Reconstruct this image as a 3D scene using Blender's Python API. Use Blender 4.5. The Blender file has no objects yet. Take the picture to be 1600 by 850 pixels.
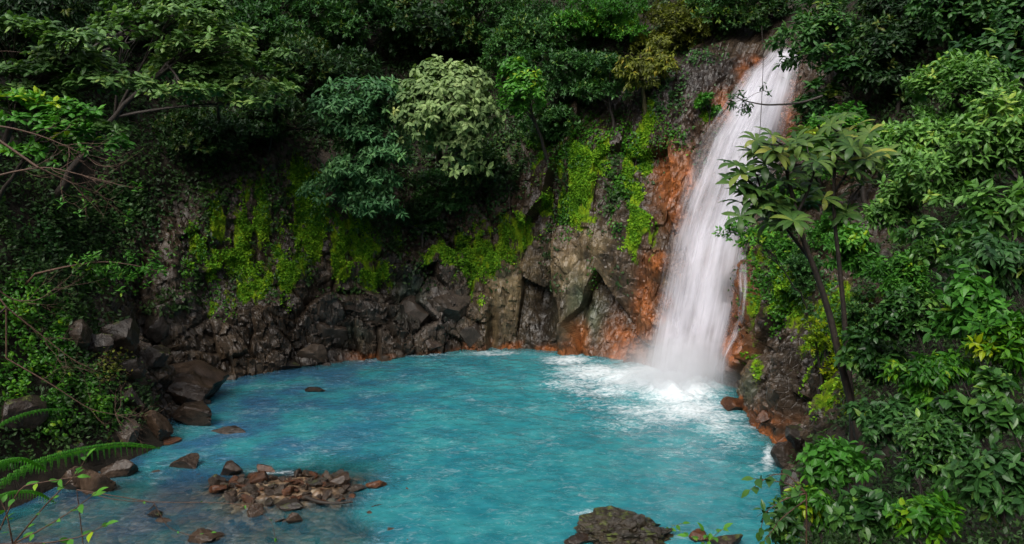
import bpy, bmesh, math
import numpy as np
from mathutils import Vector
from mathutils.bvhtree import BVHTree

# ------------------------------------------------------------------ camera, sky, sun, exposure
scene = bpy.context.scene
COL = scene.collection
CAM = np.array([0.0, 0.0, 10.0])
PITCH = math.radians(8.0)
FPX = 1244.0                                  # focal length in photograph pixels (1600 wide)
cam_d = bpy.data.cameras.new('camera')
cam = bpy.data.objects.new('camera', cam_d)
COL.objects.link(cam)
cam.location = CAM
cam.rotation_euler = (math.radians(90) - PITCH, 0, 0)
cam_d.sensor_width = 36.0
cam_d.lens = 36.0 * FPX / 1600.0
cam_d.clip_end = 2000
scene.camera = cam

SUN_ELEV, SUN_AZ = math.radians(50), math.radians(205)     # azimuth clockwise from +Y
world = bpy.data.worlds.new('World')
scene.world = world
world.use_nodes = True
wn, wl = world.node_tree.nodes, world.node_tree.links
sky = wn.new('ShaderNodeTexSky')
sky.sky_type = 'NISHITA'
sky.sun_disc = False
sky.sun_elevation = SUN_ELEV
sky.sun_rotation = SUN_AZ
sky.dust_density = 4.0
hsv = wn.new('ShaderNodeHueSaturation')
hsv.inputs['Saturation'].default_value = 0.45          # thick overcast: a pale grey sky
wl.new(sky.outputs[0], hsv.inputs['Color'])
wl.new(hsv.outputs[0], wn['Background'].inputs['Color'])
wn['Background'].inputs['Strength'].default_value = 0.125
sl = bpy.data.lights.new('sun', 'SUN')
sl.energy = 1.5
sl.angle = math.radians(32)
sl.color = (1.0, 0.955, 0.87)
so = bpy.data.objects.new('sun', sl)
COL.objects.link(so)
sd = Vector((math.sin(SUN_AZ) * math.cos(SUN_ELEV), math.cos(SUN_AZ) * math.cos(SUN_ELEV), math.sin(SUN_ELEV)))
so.rotation_euler = sd.to_track_quat('Z', 'Y').to_euler()
so.location = sd * 80
scene.view_settings.view_transform = 'Standard'
scene.view_settings.look = 'None'
scene.view_settings.gamma = 1
scene.view_settings.exposure = 0.88
scene.render.engine = 'CYCLES'
cy = scene.cycles
cy.use_denoising = True
cy.max_bounces = 8
cy.diffuse_bounces = 3
cy.glossy_bounces = 2
cy.transmission_bounces = 4
cy.transparent_max_bounces = 24
cy.volume_bounces = 3
cy.caustics_reflective = False
cy.caustics_refractive = False
cy.sample_clamp_indirect = 4

# ------------------------------------------------------------------ numbers: noise, projection
def _h(i, j, k, s):
    n = (i.astype(np.int64) * 374761393 + j.astype(np.int64) * 668265263 + k.astype(np.int64) * 2147483647 + s * 974634777) & 0xffffffff
    n = ((n ^ (n >> 13)) * 1274126177) & 0xffffffff
    n = ((n ^ (n >> 16)) * 2246822519) & 0xffffffff
    n = n ^ (n >> 15)
    return (n & 0xffffff) / float(0x1000000)

def vnoise(P, s=0):                                        # value noise, -1..1
    I = np.floor(P).astype(np.int64)
    f = P - I
    f = f * f * f * (f * (f * 6 - 15) + 10)
    r = 0
    for a in (0, 1):
        wa = f[:, 0] if a else 1 - f[:, 0]
        for b in (0, 1):
            wb = f[:, 1] if b else 1 - f[:, 1]
            for c in (0, 1):
                wc = f[:, 2] if c else 1 - f[:, 2]
                r = r + _h(I[:, 0] + a, I[:, 1] + b, I[:, 2] + c, s) * wa * wb * wc
    return r * 2 - 1

def fbm(P, octs=4, s=0, gain=0.5):
    r, a, t = 0, 1.0, 0
    for o in range(octs):
        r = r + a * vnoise(P * (2.03 ** o) + 17.3 * o, s + o)
        t += a
        a *= gain
    return r / t

def worley(P, s=0):                                        # F1, F2, nearest feature point, its random value
    I = np.floor(P).astype(np.int64)
    n = len(P)
    f1 = np.full(n, 9.0); f2 = np.full(n, 9.0); fp = np.zeros((n, 3)); rid = np.zeros(n)
    for a in (-1, 0, 1):
        for b in (-1, 0, 1):
            for c in (-1, 0, 1):
                i, j, k = I[:, 0] + a, I[:, 1] + b, I[:, 2] + c
                q = np.stack([i + _h(i, j, k, s), j + _h(i, j, k, s + 1), k + _h(i, j, k, s + 2)], 1)
                d = np.sqrt(((q - P) ** 2).sum(1))
                m = d < f1
                f2 = np.where(m, f1, np.minimum(f2, d))
                f1 = np.where(m, d, f1)
                fp[m] = q[m]
                rid = np.where(m, _h(i, j, k, s + 3), rid)
    return f1, f2, fp, rid

def sstep(a, b, x):
    t = np.clip((x - a) / (b - a), 0, 1)
    return t * t * (3 - 2 * t)

cp, sp = math.cos(PITCH), math.sin(PITCH)
def ray(u, v):                                             # direction with unit forward depth
    x = (u - 800.0) / FPX
    y = -(v - 425.0) / FPX
    return np.array([x, cp + y * sp, -sp + y * cp])

def on_water(u, v, z=0.0):
    d = ray(u, v)
    return CAM + d * ((z - CAM[2]) / d[2])

def at_depth(u, v, Y):
    d = ray(u, v)
    return CAM + d * (Y / d[1])

def proj(P):
    q = P - CAM
    f = q[:, 1] * cp - q[:, 2] * sp
    w = q[:, 1] * sp + q[:, 2] * cp
    f = np.where(f < 0.1, 0.1, f)
    return 800 + FPX * q[:, 0] / f, 425 - FPX * w / f

def unit(a):
    return a / np.maximum(np.linalg.norm(a, axis=-1, keepdims=True), 1e-9)

def blobs(u, v, L):
    m = np.zeros(len(u))
    for b in L:
        a = b[4] if len(b) > 4 else 1.0
        m = np.maximum(m, a * np.exp(-((u - b[0]) / b[2]) ** 2 - ((v - b[1]) / b[3]) ** 2))
    return m

# ------------------------------------------------------------------ mesh and material helpers
def mesh_np(name, V, F, mat=None, attrs=None, smooth=False, sharp=0):
    """V (n,3), F (m,3|4) ints; attrs: name -> (domain, array)"""
    me = bpy.data.meshes.new(name)
    V = np.asarray(V, np.float32); F = np.asarray(F, np.int32)
    k = F.shape[1]
    me.vertices.add(len(V)); me.vertices.foreach_set('co', V.ravel())
    me.loops.add(F.size); me.loops.foreach_set('vertex_index', F.ravel())
    me.polygons.add(len(F))
    me.polygons.foreach_set('loop_start', np.arange(0, F.size, k, dtype=np.int32))
    me.polygons.foreach_set('use_smooth', np.full(len(F), smooth, bool))
    for n, (dom, A) in (attrs or {}).items():
        A = np.asarray(A, np.float32)
        if A.ndim == 1:
            at = me.attributes.new(n, 'FLOAT', dom); at.data.foreach_set('value', A)
        else:
            at = me.attributes.new(n, 'FLOAT_COLOR', dom)
            at.data.foreach_set('color', np.concatenate([A, np.ones((len(A), 1), np.float32)], 1).astype(np.float32).ravel())
    me.update(calc_edges=True)
    if sharp: me.set_sharp_from_angle(angle=math.radians(sharp))
    if mat: me.materials.append(mat)
    return me

def put(name, me, parent=None, loc=None):
    o = bpy.data.objects.new(name, me)
    COL.objects.link(o)
    if parent is not None: o.parent = parent
    if loc is not None: o.location = loc
    return o

def tag(o, label=None, cat=None, group=None, kind=None):
    if label: o['label'] = label
    if cat: o['category'] = cat
    if group: o['group'] = group
    if kind: o['kind'] = kind
    return o

def thing(name, label, cat, loc, group=None):
    o = bpy.data.objects.new(name, None)
    o.empty_display_size = 0.2
    COL.objects.link(o)
    o.location = loc
    return tag(o, label, cat, group)

class NT:                                                  # small node-tree writer
    def __init__(s, name):
        s.m = bpy.data.materials.new(name); s.m.use_nodes = True
        s.t = s.m.node_tree; s.t.nodes.clear()
        s.out = s.t.nodes.new('ShaderNodeOutputMaterial')
    def n(s, typ, ins=None, **kw):
        nd = s.t.nodes.new('ShaderNode' + typ)
        for k, v in kw.items(): setattr(nd, k, v)
        for k, v in (ins or {}).items():
            sk = nd.inputs[k]
            if isinstance(v, bpy.types.NodeSocket): s.t.links.new(v, sk)
            elif isinstance(v, bpy.types.Node): s.t.links.new(v.outputs[0], sk)
            else:
                if sk.type == 'RGBA' and len(v) == 3: v = (*v, 1)
                sk.default_value = v
        return nd
    def mix(s, f, a, b, mode='MIX'):
        nd = s.t.nodes.new('ShaderNodeMix'); nd.data_type = 'RGBA'; nd.blend_type = mode
        for k, v in ((0, f), (6, a), (7, b)):
            sk = nd.inputs[k]
            if isinstance(v, bpy.types.Node): v = v.outputs[0]
            if isinstance(v, bpy.types.NodeSocket): s.t.links.new(v, sk)
            else: sk.default_value = (*v, 1) if k and len(v) == 3 else v
        return nd.outputs[2]
    def math(s, op, a, b=0.0, clamp=False):
        nd = s.t.nodes.new('ShaderNodeMath'); nd.operation = op; nd.use_clamp = clamp
        for k, v in ((0, a), (1, b)):
            if isinstance(v, bpy.types.Node): v = v.outputs[0]
            if isinstance(v, bpy.types.NodeSocket): s.t.links.new(v, nd.inputs[k])
            else: nd.inputs[k].default_value = v
        return nd.outputs[0]
    def ramp(s, f, stops):
        nd = s.t.nodes.new('ShaderNodeValToRGB')
        el = nd.color_ramp.elements
        while len(el) < len(stops): el.new(0.5)
        for e, (p, c) in zip(el, stops):
            e.position = p; e.color = (*c, 1) if len(c) == 3 else c
        s.t.links.new(f.outputs[0] if isinstance(f, bpy.types.Node) else f, nd.inputs[0])
        return nd.outputs[0]
    def maprange(s, v, a, b, c=0.0, d=1.0):
        return s.n('MapRange', {'Value': v, 'From Min': a, 'From Max': b, 'To Min': c, 'To Max': d}, interpolation_type='SMOOTHSTEP').outputs[0]
    def attr(s, name, out='Fac'):
        return s.n('Attribute', attribute_name=name).outputs[out]
    def noise(s, scale, detail=4, rough=0.55, vec=None, dist=0.0):
        d = {'Scale': scale, 'Detail': detail, 'Roughness': rough, 'Distortion': dist}
        if vec is not None: d['Vector'] = vec
        return s.n('TexNoise', d).outputs[0]
    def done(s, shader):
        s.t.links.new(shader.outputs[0] if isinstance(shader, bpy.types.Node) else shader, s.out.inputs['Surface'])
        return s.m

def geo_pos(t):
    return t.n('NewGeometry').outputs['Position']

def scaled(t, vec, sc):
    return t.n('Mapping', {'Vector': vec, 'Scale': sc}).outputs[0]

# ------------------------------------------------------------------ terrain: one bowl of rock and earth round the pool
CX, CY = -1.5, 29.0
SHORE = [(-16.5, 14), (-16.0, 19), (-14.7, 21.8), (-13.3, 24.8), (-12.4, 27.4), (-13.6, 31), (-14.6, 33.5), (-13.4, 35.6), (-11.6, 36.7), (-9.8, 37.6),
         (-6.5, 39.5), (-3.4, 41.0), (0, 41.6), (2.7, 41.2), (4.6, 40.0), (6.0, 38.9), (7.6, 37.7), (9.2, 36.2),
         (9.9, 34.2), (9.75, 32.8), (9.5, 30.5), (9.45, 27.6), (8.7, 23.8), (7.9, 20.5), (6.9, 17.6), (4.2, 16.2), (-1, 15.6), (-8, 14.5)]
_a = np.array([(math.degrees(math.atan2(x - CX, y - CY)), math.hypot(x - CX, y - CY)) for x, y in SHORE])
_a = _a[np.argsort(_a[:, 0])]
_T = np.arange(-180, 180.01, 0.25)
def _per(th, x, y, sm):
    r = np.interp(th, np.concatenate([x - 360, x, x + 360]), np.concatenate([y, y, y]))
    k = int(sm / 0.25)
    w = np.hanning(2 * k + 3)[1:-1]; w /= w.sum()
    p = np.concatenate([r[:-1], r[:-1], r[:-1]])
    p = np.convolve(p, w, 'same')[len(r) - 1:2 * (len(r) - 1)]
    return np.concatenate([p, p[:1]])
R0 = _per(_T, _a[:, 0], _a[:, 1], 2.5)
ZL = np.array([-2, 0, 2, 4, 7, 10, 13, 16, 20, 26, 34, 45.0])
PROF = {
 -140: [-2, 0, 1.5, 3.5, 8, 14, 22, 30, 40, 52, 66, 85],
 -112: [-1.5, 0, 1.3, 2.8, 5, 7.5, 10, 13, 17, 23, 31, 42],
 -90: [-1, 0, 1.2, 2.5, 4.3, 6, 8, 10.5, 14, 20, 28, 40],
 -73: [-.6, 0, 1.0, 2.0, 3.6, 4.8, 6.4, 8.5, 11.5, 17, 25, 36],
 -44: [-.4, 0, .6, 1.3, 2.3, 3.2, 5.6, 8, 11, 16, 24, 35],
 -9: [-.3, 0, .5, 1.0, 2.0, 2.9, 5.2, 7.5, 10.5, 16, 24, 35],
 19: [-.2, 0, .25, .6, 1.0, 1.5, 3.5, 6, 9.5, 15, 23, 35],
 35: [-.2, 0, .3, .6, 1.2, 2.2, 4.0, 6.5, 11, 17, 25, 36],
 47: [-.2, 0, .4, .9, 1.8, 3.0, 4.4, 6.8, 13, 20, 28, 38],
 53: [-.2, 0, .4, .9, 1.9, 3.2, 4.6, 7.5, 15, 22, 30, 40],
 60: [-.2, 0, .4, .9, 1.8, 3.0, 4.2, 6.2, 10, 17, 25, 36],
 70: [-.3, 0, .4, .8, 1.6, 2.6, 3.8, 5.5, 9, 15, 23, 35],
 98: [-.5, 0, .9, 1.9, 3.4, 5, 7, 9.5, 13, 19, 27, 38],
 119: [-1, 0, 1.2, 2.4, 4.2, 6.5, 9, 12, 16, 22, 30, 42],
 140: [-1.5, 0, 1.8, 3.5, 6.5, 10, 14, 18, 23, 30, 40, 54],
 165: [-2.5, 0, 2.6, 5.4, 10, 18, 28, 38, 48, 60, 75, 100],
 180: [-2.5, 0, 3, 6.5, 12.5, 24, 40, 55, 70, 90, 110, 140]}
_pk = np.array(sorted(PROF)); _pv = np.array([PROF[k] for k in sorted(PROF)], float)
OFF = np.stack([_per(_T, _pk, _pv[:, i], 6) for i in range(len(ZL))], 1)     # (theta, level)

th = np.concatenate([np.arange(-180, -118, 1.0), np.arange(-118, -80, 0.2), np.arange(-80, 76, 0.105), np.arange(76, 122, 0.18), np.arange(122, 180.5, 1.0)])
zr = np.concatenate([np.arange(-2, 0, 0.2), np.arange(0, 15.5, 0.085), np.arange(15.5, 45.5, 0.5)])
nT, nZ = len(th), len(zr)
r0 = np.interp(th, _T, R0)
offz = np.zeros((nT, nZ))
offl = np.stack([np.interp(th, _T, OFF[:, i]) for i in range(len(ZL))], 1)
for i in range(nT): offz[i] = np.interp(zr, ZL, offl[i])
k = np.ones(9) / 9.0
offz = np.apply_along_axis(lambda q: np.convolve(np.pad(q, 4, mode='edge'), k, 'valid'), 1, offz)
rr = r0[:, None] + offz
TH = np.radians(th)[:, None]
G = np.stack([CX + rr * np.sin(TH), CY + rr * np.cos(TH), np.broadcast_to(zr, rr.shape)], 2)

def gnormals(G):
    du = np.gradient(G, axis=0); dv = np.gradient(G, axis=1)
    return unit(np.cross(dv, du))                          # towards the pool
N = gnormals(G)
inward = np.stack([-np.sin(TH) + 0 * rr, -np.cos(TH) + 0 * rr, 0.3 + 0 * rr], 2)
N = N * np.sign((N * inward).sum(2))[..., None]
P = G.reshape(-1, 3); Nf = N.reshape(-1, 3)
thf = np.repeat(th, nZ); zf = np.tile(zr, nT)
back = sstep(-100, -85, thf) * (1 - sstep(112, 122, thf))   # rocky wall, not the near banks
slab = sstep(-4, 4, thf) * (1 - sstep(36, 46, thf))         # tall smooth slabs beside the fall
fallz = sstep(38, 44, thf) * (1 - sstep(58, 64, thf))
rock_h = np.interp(thf, [-110, -80, -44, -9, 5, 19, 45, 70, 98, 120], [1.5, 3.5, 9, 6.5, 9, 12, 16, 13, 6, 2])
rocky = back * (1 - sstep(rock_h, rock_h + 3, zf))

disp = 0.55 * fbm(P / 4.5, 3, 5) * (0.4 + 0.6 * back)
disp += 0.25 * fbm(P / 1.3, 3, 9)
flute = fbm(np.stack([P[:, 0] / 0.9, P[:, 1] / 0.9, P[:, 2] / 6.0], 1), 3, 21)
disp += rocky * 0.35 * flute * sstep(2.5, 5, zf) * (1 - slab * 0.4)
def blocks(sc, stretch, seed, amp, tilt, crack, warp=0.25):
    W = P + warp * sc * np.stack([fbm(P / sc, 2, seed + 40), fbm(P / sc, 2, seed + 50), fbm(P / sc, 2, seed + 60)], 1)
    ca, sa = math.cos(.55 * (stretch < 1.5)), math.sin(.55 * (stretch < 1.5))
    Q = np.stack([(W[:, 0] * ca + W[:, 2] * sa) / sc, W[:, 1] / sc, (W[:, 2] * ca - W[:, 0] * sa) / (sc * stretch)], 1)
    f1, f2, fp, rid = worley(Q, seed)
    tx = _h((fp[:, 0] * 97).astype(int), (fp[:, 1] * 89).astype(int), (fp[:, 2] * 83).astype(int), seed + 7) - .5
    tz = _h((fp[:, 0] * 71).astype(int), (fp[:, 1] * 61).astype(int), (fp[:, 2] * 53).astype(int), seed + 8) - .5
    tang = np.stack([np.cos(np.radians(thf)), -np.sin(np.radians(thf))], 1)
    dl = (Q - fp)
    d = amp * (rid - .5) + tilt * sc * (tx * (dl[:, 0] * tang[:, 0] + dl[:, 1] * tang[:, 1]) + tz * dl[:, 2] * stretch)
    edge = f2 - f1
    return d - crack * (1 - sstep(0.0, 0.09, edge)), rid, edge
b1, id1, e1 = blocks(1.55, 1.25, 101, 0.7, 1.15, 0.22, 0.18)
b2, id2, e2 = blocks(2.3, 2.4, 131, 0.62, 0.75, 0.06, 0.04)
b3, id3, e3 = blocks(0.60, 1.2, 161, 0.12, 0.7, 0.05)
wfoot = (1 - sstep(4.0, 6.5, zf)) * (1 - slab) * rocky
foot = np.interp(thf, [-110, -52, -36, -30, -8, 0, 45, 60, 120], [.5, .45, .55, 1, 1, .6, .25, .15, .15])
wslab = np.maximum(slab, .75 * sstep(60, 66, thf)) * rocky
disp += foot * (0.35 + 0.65 * (1 - sstep(4, 7, zf))) * (1 - slab) * rocky * b1 * (1 - .5 * fallz) + wslab * b2 + rocky * (1 - 0.55 * slab) * b3 * (1 - .3 * fallz)
rid_f = 1 - 2 * np.abs(fbm(np.stack([P[:, 0] / .55, P[:, 1] / .55, P[:, 2] / .8], 1), 4, 181))
disp += rocky * .05 * rid_f + rocky * .04 * fbm(P / .22, 2, 187)
b4, id4, e4 = blocks(0.30, 1.4, 191, 0.04, .8, 0.02)
disp += rocky * b4 * (1 - .5 * slab)
# a dark cleft in the slabs and the bench that carries the stream lip
uu, vv = proj(P)
infr = (P[:, 1] > 5)
cleft = blobs(uu, vv, [(850, 470, 22, 38), (905, 500, 10, 70, .7), (768, 520, 7, 45, .8), (730, 300, 90, 50, .4), (560, 445, 70, 16, .8)]) * infr * back
disp -= 0.95 * cleft
ledge = blobs(uu, vv, [(1158, 560, 16, 45, .8), (1180, 590, 26, 50, .6), (1215, 560, 50, 120, .35), (925, 380, 30, 30, .4), (1035, 410, 14, 22, .5)]) * infr * back
disp += 0.9 * ledge
MOSS = [(390, 345, 30, 62, 1.0), (345, 340, 26, 50, .75), (365, 400, 45, 45, .85), (400, 440, 34, 40, .8), (470, 300, 34, 50, 1.0), (480, 350, 36, 50, 1.0),
        (455, 420, 26, 55, .9), (545, 390, 40, 55, .95), (590, 430, 40, 25, .75), (640, 350, 40, 50, .4), (720, 395, 60, 40, .7), (765, 390, 40, 45, .8), (300, 390, 30, 45, .6), (350, 470, 20, 30, .6),
        (330, 430, 16, 40, .6), (740, 450, 14, 30, .6), (910, 280, 26, 75, 1.0), (930, 235, 24, 40, .9), (880, 325, 40, 30, .8), (800, 360, 45, 30, .7), (860, 250, 30, 60, .5), (1005, 240, 14, 60, 1.0),
        (990, 300, 18, 60, .9), (1000, 370, 24, 40, .95), (1015, 190, 14, 30, .9), (1105, 175, 16, 14, .8), (1010, 110, 40, 20, .3),
        (1180, 440, 22, 80, .85), (1215, 450, 30, 60, .7), (1285, 560, 36, 70, .8), (1310, 500, 40, 60, .8), (1300, 620, 30, 40, .5), (1180, 560, 10, 60, .5), (1245, 490, 24, 80, .5), (950, 150, 60, 30, .35)]
m0 = blobs(uu, vv, MOSS) * infr * back
disp += np.clip(m0, 0, 1) * (.10 + .24 * fbm(np.stack([P[:, 0] / .38, P[:, 1] / .38, P[:, 2] / .75], 1), 4, 195))
Pd = P + Nf * disp[:, None]
Pd[:, 2] += 0.0
Gd = Pd.reshape(nT, nZ, 3)
idx = np.arange(nT * nZ).reshape(nT, nZ)
FQ = np.stack([idx[:-1, :-1], idx[1:, :-1], idx[1:, 1:], idx[:-1, 1:]], -1).reshape(-1, 4)
Nd = gnormals(Gd).reshape(-1, 3)
Nd = Nd * np.sign((Nd * Nf).sum(1))[:, None]

# what the rock is made of, where
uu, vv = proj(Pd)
fr = infr * 1.0
warpu = 14 * fbm(Pd / 0.8, 3, 71); warpv = 18 * fbm(Pd / 0.9, 3, 77)
ORANGE = [(1045, 285, 24, 55, 1.0), (1075, 275, 12, 36, 1.0), (1062, 330, 12, 40, .8), (1025, 410, 18, 16, 1.0), (1132, 172, 20, 26, .9), (1160, 125, 10, 24, .8), (1180, 96, 9, 14, .6),
          (1008, 480, 16, 60, .9), (975, 525, 30, 26, .85), (905, 530, 16, 26, .85), (890, 547, 40, 8, .9), (985, 545, 40, 24, .9), (1145, 545, 22, 40, 1.0), (1150, 470, 14, 70, .8), (1230, 190, 22, 50, .7), (1235, 140, 14, 40, .4),
          (1170, 650, 50, 14, .4), (1215, 655, 30, 8, .5), (1040, 500, 22, 80, .6), (1105, 420, 50, 160, .45)]
GREENST = [(905, 470, 26, 40, .8), (925, 500, 20, 30, .6), (1165, 590, 14, 30, .8), (1040, 440, 10, 16, .8), (640, 460, 20, 30, .5), (560, 520, 20, 20, .3)]
PALE = [(800, 440, 46, 60, .9), (930, 375, 24, 22, 1.0), (880, 420, 46, 40, .6), (780, 510, 40, 30, .5), (925, 440, 25, 30, .7), (900, 490, 30, 50, .4)]
DGREY = [(660, 480, 60, 50, .9), (520, 500, 40, 50, .7), (590, 490, 70, 50, .55), (500, 560, 40, 20, .9), (300, 470, 60, 60, .6), (700, 470, 30, 40, .9), (1060, 210, 30, 30, .5)]
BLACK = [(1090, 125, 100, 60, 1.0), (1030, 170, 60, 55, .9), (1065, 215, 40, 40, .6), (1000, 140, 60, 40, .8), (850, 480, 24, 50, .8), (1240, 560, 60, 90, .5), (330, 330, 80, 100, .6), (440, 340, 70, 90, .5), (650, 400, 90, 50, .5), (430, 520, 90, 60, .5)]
moss = blobs(uu + warpu, vv + warpv, MOSS) * fr * back
moss = np.clip(moss * (0.86 + 1.7 * fbm(np.stack([Pd[:, 0] / .55, Pd[:, 1] / .55, Pd[:, 2] / 2.6], 1), 3, 73)) , 0, 1.1)
orange = blobs(uu + warpu * .8, vv + warpv * .8, ORANGE) * fr * back
wl_or = (1 - sstep(0.12, 0.42 + 0.25 * fbm(Pd / 2.2, 2, 91), Pd[:, 2])) * sstep(-38, -25, thf) * (1 - sstep(100, 110, thf))
orange = np.maximum(orange, 0.9 * wl_or * sstep(-.5, .1, fbm(Pd / 1.1, 2, 97)))
greens = blobs(uu + warpu, vv + warpv, GREENST) * fr * back
pale = blobs(uu + warpu, vv + warpv, PALE) * fr * back
dg = blobs(uu + warpu, vv + warpv, DGREY) * fr * back
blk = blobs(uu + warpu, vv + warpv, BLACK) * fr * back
def lerp(a, b, f): return a + (np.asarray(b) - a) * f[:, None]
Cc = np.tile(np.array([0.040, 0.028, 0.018]), (len(Pd), 1))
Cc = lerp(Cc, [0.066, 0.058, 0.052], np.clip(dg, 0, 1))
Cc = lerp(Cc, [0.150, 0.112, 0.060], np.clip(pale, 0, 1))
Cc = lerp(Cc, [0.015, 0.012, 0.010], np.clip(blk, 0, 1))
rid = np.where(slab > .5, id2, id1)
Cc *= (0.55 + 0.9 * rid)[:, None] * (0.8 + 0.4 * id3)[:, None]
Cc = lerp(Cc, [0.05, 0.085, 0.055], greens * .8)
Cc = lerp(Cc, np.array([0.26, 0.082, 0.022]), np.clip(orange * (0.85 + .4 * fbm(Pd / .5, 2, 93)), 0, .95))
soil = np.clip(1 - rocky, 0, 1)
Cc = lerp(Cc, [0.018, 0.014, 0.009], soil)
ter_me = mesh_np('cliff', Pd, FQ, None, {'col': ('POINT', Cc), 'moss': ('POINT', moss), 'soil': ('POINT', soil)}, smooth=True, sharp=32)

def rock_mat():
    t = NT('wet_rock')
    pos = geo_pos(t)
    n1 = t.noise(2.2, 6, .62, pos); n2 = t.noise(9, 5, .6, pos); n3 = t.noise(0.7, 3, .5, pos)
    col = t.attr('col', 'Color')
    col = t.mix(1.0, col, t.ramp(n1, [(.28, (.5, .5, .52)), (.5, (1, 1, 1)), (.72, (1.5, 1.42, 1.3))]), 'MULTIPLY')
    col = t.mix(0.45, col, t.ramp(n2, [(.3, (.55, .55, .55)), (.7, (1.4, 1.4, 1.4))]), 'MULTIPLY')
    streak = t.noise(1.0, 5, .6, scaled(t, pos, (3.0, 3.0, 0.35)))
    col = t.mix(0.75, col, t.ramp(streak, [(.35, (.5, .48, .46)), (.6, (1.1, 1.1, 1.1))]), 'MULTIPLY')
    lich = t.maprange(t.noise(5.5, 6, .7, pos), .63, .72)
    col = t.mix(t.math('MULTIPLY', lich, .35), col, (.2, .19, .16))
    nm = t.noise(3.2, 6, .7, scaled(t, pos, (1.4, 1.4, .55)))
    mm = t.maprange(t.math('ADD', t.math('MULTIPLY', t.attr('moss'), 0.95), nm), .80, .95)
    mcol = t.ramp(t.noise(2.6, 6, .7, pos), [(.3, (.026, .065, .005)), (.46, (.110, .195, .009)), (.62, (.205, .290, .012))])
    mcol = t.mix(0.6, mcol, t.ramp(t.noise(26, 4, .7, pos), [(.3, (.35, .4, .3)), (.7, (1.4, 1.4, 1.3))]), 'MULTIPLY')
    col = t.mix(mm, col, mcol)
    rough = t.math('ADD', t.math('MULTIPLY', n2, .3), t.math('MULTIPLY', mm, .5))
    rough = t.math('ADD', rough, t.math('ADD', .17, t.math('MULTIPLY', t.attr('soil'), .6)), True)
    h = t.math('ADD', t.math('MULTIPLY', n1, .6), t.math('MULTIPLY', n2, .3))
    vor = t.n('TexVoronoi', {'Vector': pos, 'Scale': 2.6}, feature='DISTANCE_TO_EDGE').outputs[0]
    h = t.math('ADD', h, t.math('MULTIPLY', t.math('MINIMUM', vor, .06), 2.0))
    h = t.math('ADD', h, t.math('MULTIPLY', mm, t.math('MULTIPLY', t.noise(34, 3, .8, pos), .8)))
    bump = t.n('Bump', {'Height': h, 'Strength': .75, 'Distance': .12})
    return t.done(t.n('BsdfPrincipled', {'Base Color': col, 'Roughness': rough, 'Specular IOR Level': t.math('SUBTRACT', .32, t.math('MULTIPLY', mm, .25)), 'Normal': bump}))
ter_me.materials.append(rock_mat())
terrain = tag(put('terrain_cliff', ter_me), kind='structure')

# coarse copy for ray tests
si, sj = np.arange(0, nT, 3), np.arange(0, nZ, 2)
Gs = Gd[si][:, sj]
ii = np.arange(len(si) * len(sj)).reshape(len(si), len(sj))
FS = np.stack([ii[:-1, :-1], ii[1:, :-1], ii[1:, 1:], ii[:-1, 1:]], -1).reshape(-1, 4)
BVH = BVHTree.FromPolygons(Gs.reshape(-1, 3).tolist(), FS.tolist())

def hit(u, v, water=True):
    d = ray(u, v)
    h = BVH.ray_cast(Vector(CAM), Vector(d))
    p = np.array(h[0]) if h[0] is not None else CAM + d * 60
    if water and d[2] < 0:
        w = CAM + d * (-CAM[2] / d[2])
        if w[1] < p[1]: p = w
    return p

def ground_z(x, y):
    h = BVH.ray_cast(Vector((x, y, 80)), Vector((0, 0, -1)))
    return h[0].z if h[0] is not None else None

# ------------------------------------------------------------------ pool bed and water
BAR = on_water(455, 765)[:2]
def bed_z(x, y):
    p = np.stack([x, y, 0 * x], 1)
    ang = np.degrees(np.arctan2(x - CX, y - CY)); r = np.hypot(x - CX, y - CY)
    d = np.interp(ang, _T, R0) - r                                  # metres from the shore
    z = -1.7 + 1.3 * (1 - sstep(0, 1.6, d))
    sh = (1 - sstep(24.0, 28.2, y + 0.9 * fbm(p / 2.0, 2, 31) * 1.5)) * (1 - sstep(-4.8, -1.2, x + 1.4 * fbm(p / 2.0, 2, 33)))
    z = z + sh * 1.47 * sstep(0, 1.6, d)
    q = np.sqrt(((x - BAR[0]) / 3.3) ** 2 + ((y - BAR[1]) / 2.0) ** 2) + 0.25 * fbm(p / 0.9, 3, 35)
    z = np.minimum(z, -0.15)
    z = z + 0.33 * (1 - sstep(0.15, 1.15, q))
    return z + 0.07 * fbm(p / .7, 3, 37)
xs = np.arange(-20, 14.1, 0.12); ys = np.arange(10, 45, 0.12)
X, Y = np.meshgrid(xs, ys, indexing='ij')
bz = bed_z(X.ravel(), Y.ravel())
bi = np.arange(X.size).reshape(X.shape)
BF = np.stack([bi[:-1, :-1], bi[1:, :-1], bi[1:, 1:], bi[:-1, 1:]], -1).reshape(-1, 4)
t = NT('pool_gravel')
pos = geo_pos(t)
vo = t.n('TexVoronoi', {'Vector': pos, 'Scale': 4.5, 'Randomness': 1.0})
vc = t.n('SeparateColor', {'Color': vo.outputs['Color']}).outputs[0]
col = t.ramp(vc, [(0, (.06, .042, .028)), (.45, (.12, .085, .055)), (.75, (.18, .12, .07)), (1, (.22, .18, .13))])
col = t.mix(.8, col, t.ramp(t.noise(7, 5, .6, pos), [(.3, (.5, .5, .5)), (.7, (1.3, 1.2, 1.1))]), 'MULTIPLY')
bmp = t.n('Bump', {'Height': t.math('MULTIPLY', vo.outputs['Distance'], -1.0), 'Strength': .8, 'Distance': .15})
gravel = t.done(t.n('BsdfPrincipled', {'Base Color': col, 'Roughness': .4, 'Normal': bmp}))
bed = tag(put('pool_bed', mesh_np('pool_bed', np.stack([X.ravel(), Y.ravel(), bz], 1), BF, gravel, smooth=True)), kind='structure')

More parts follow.
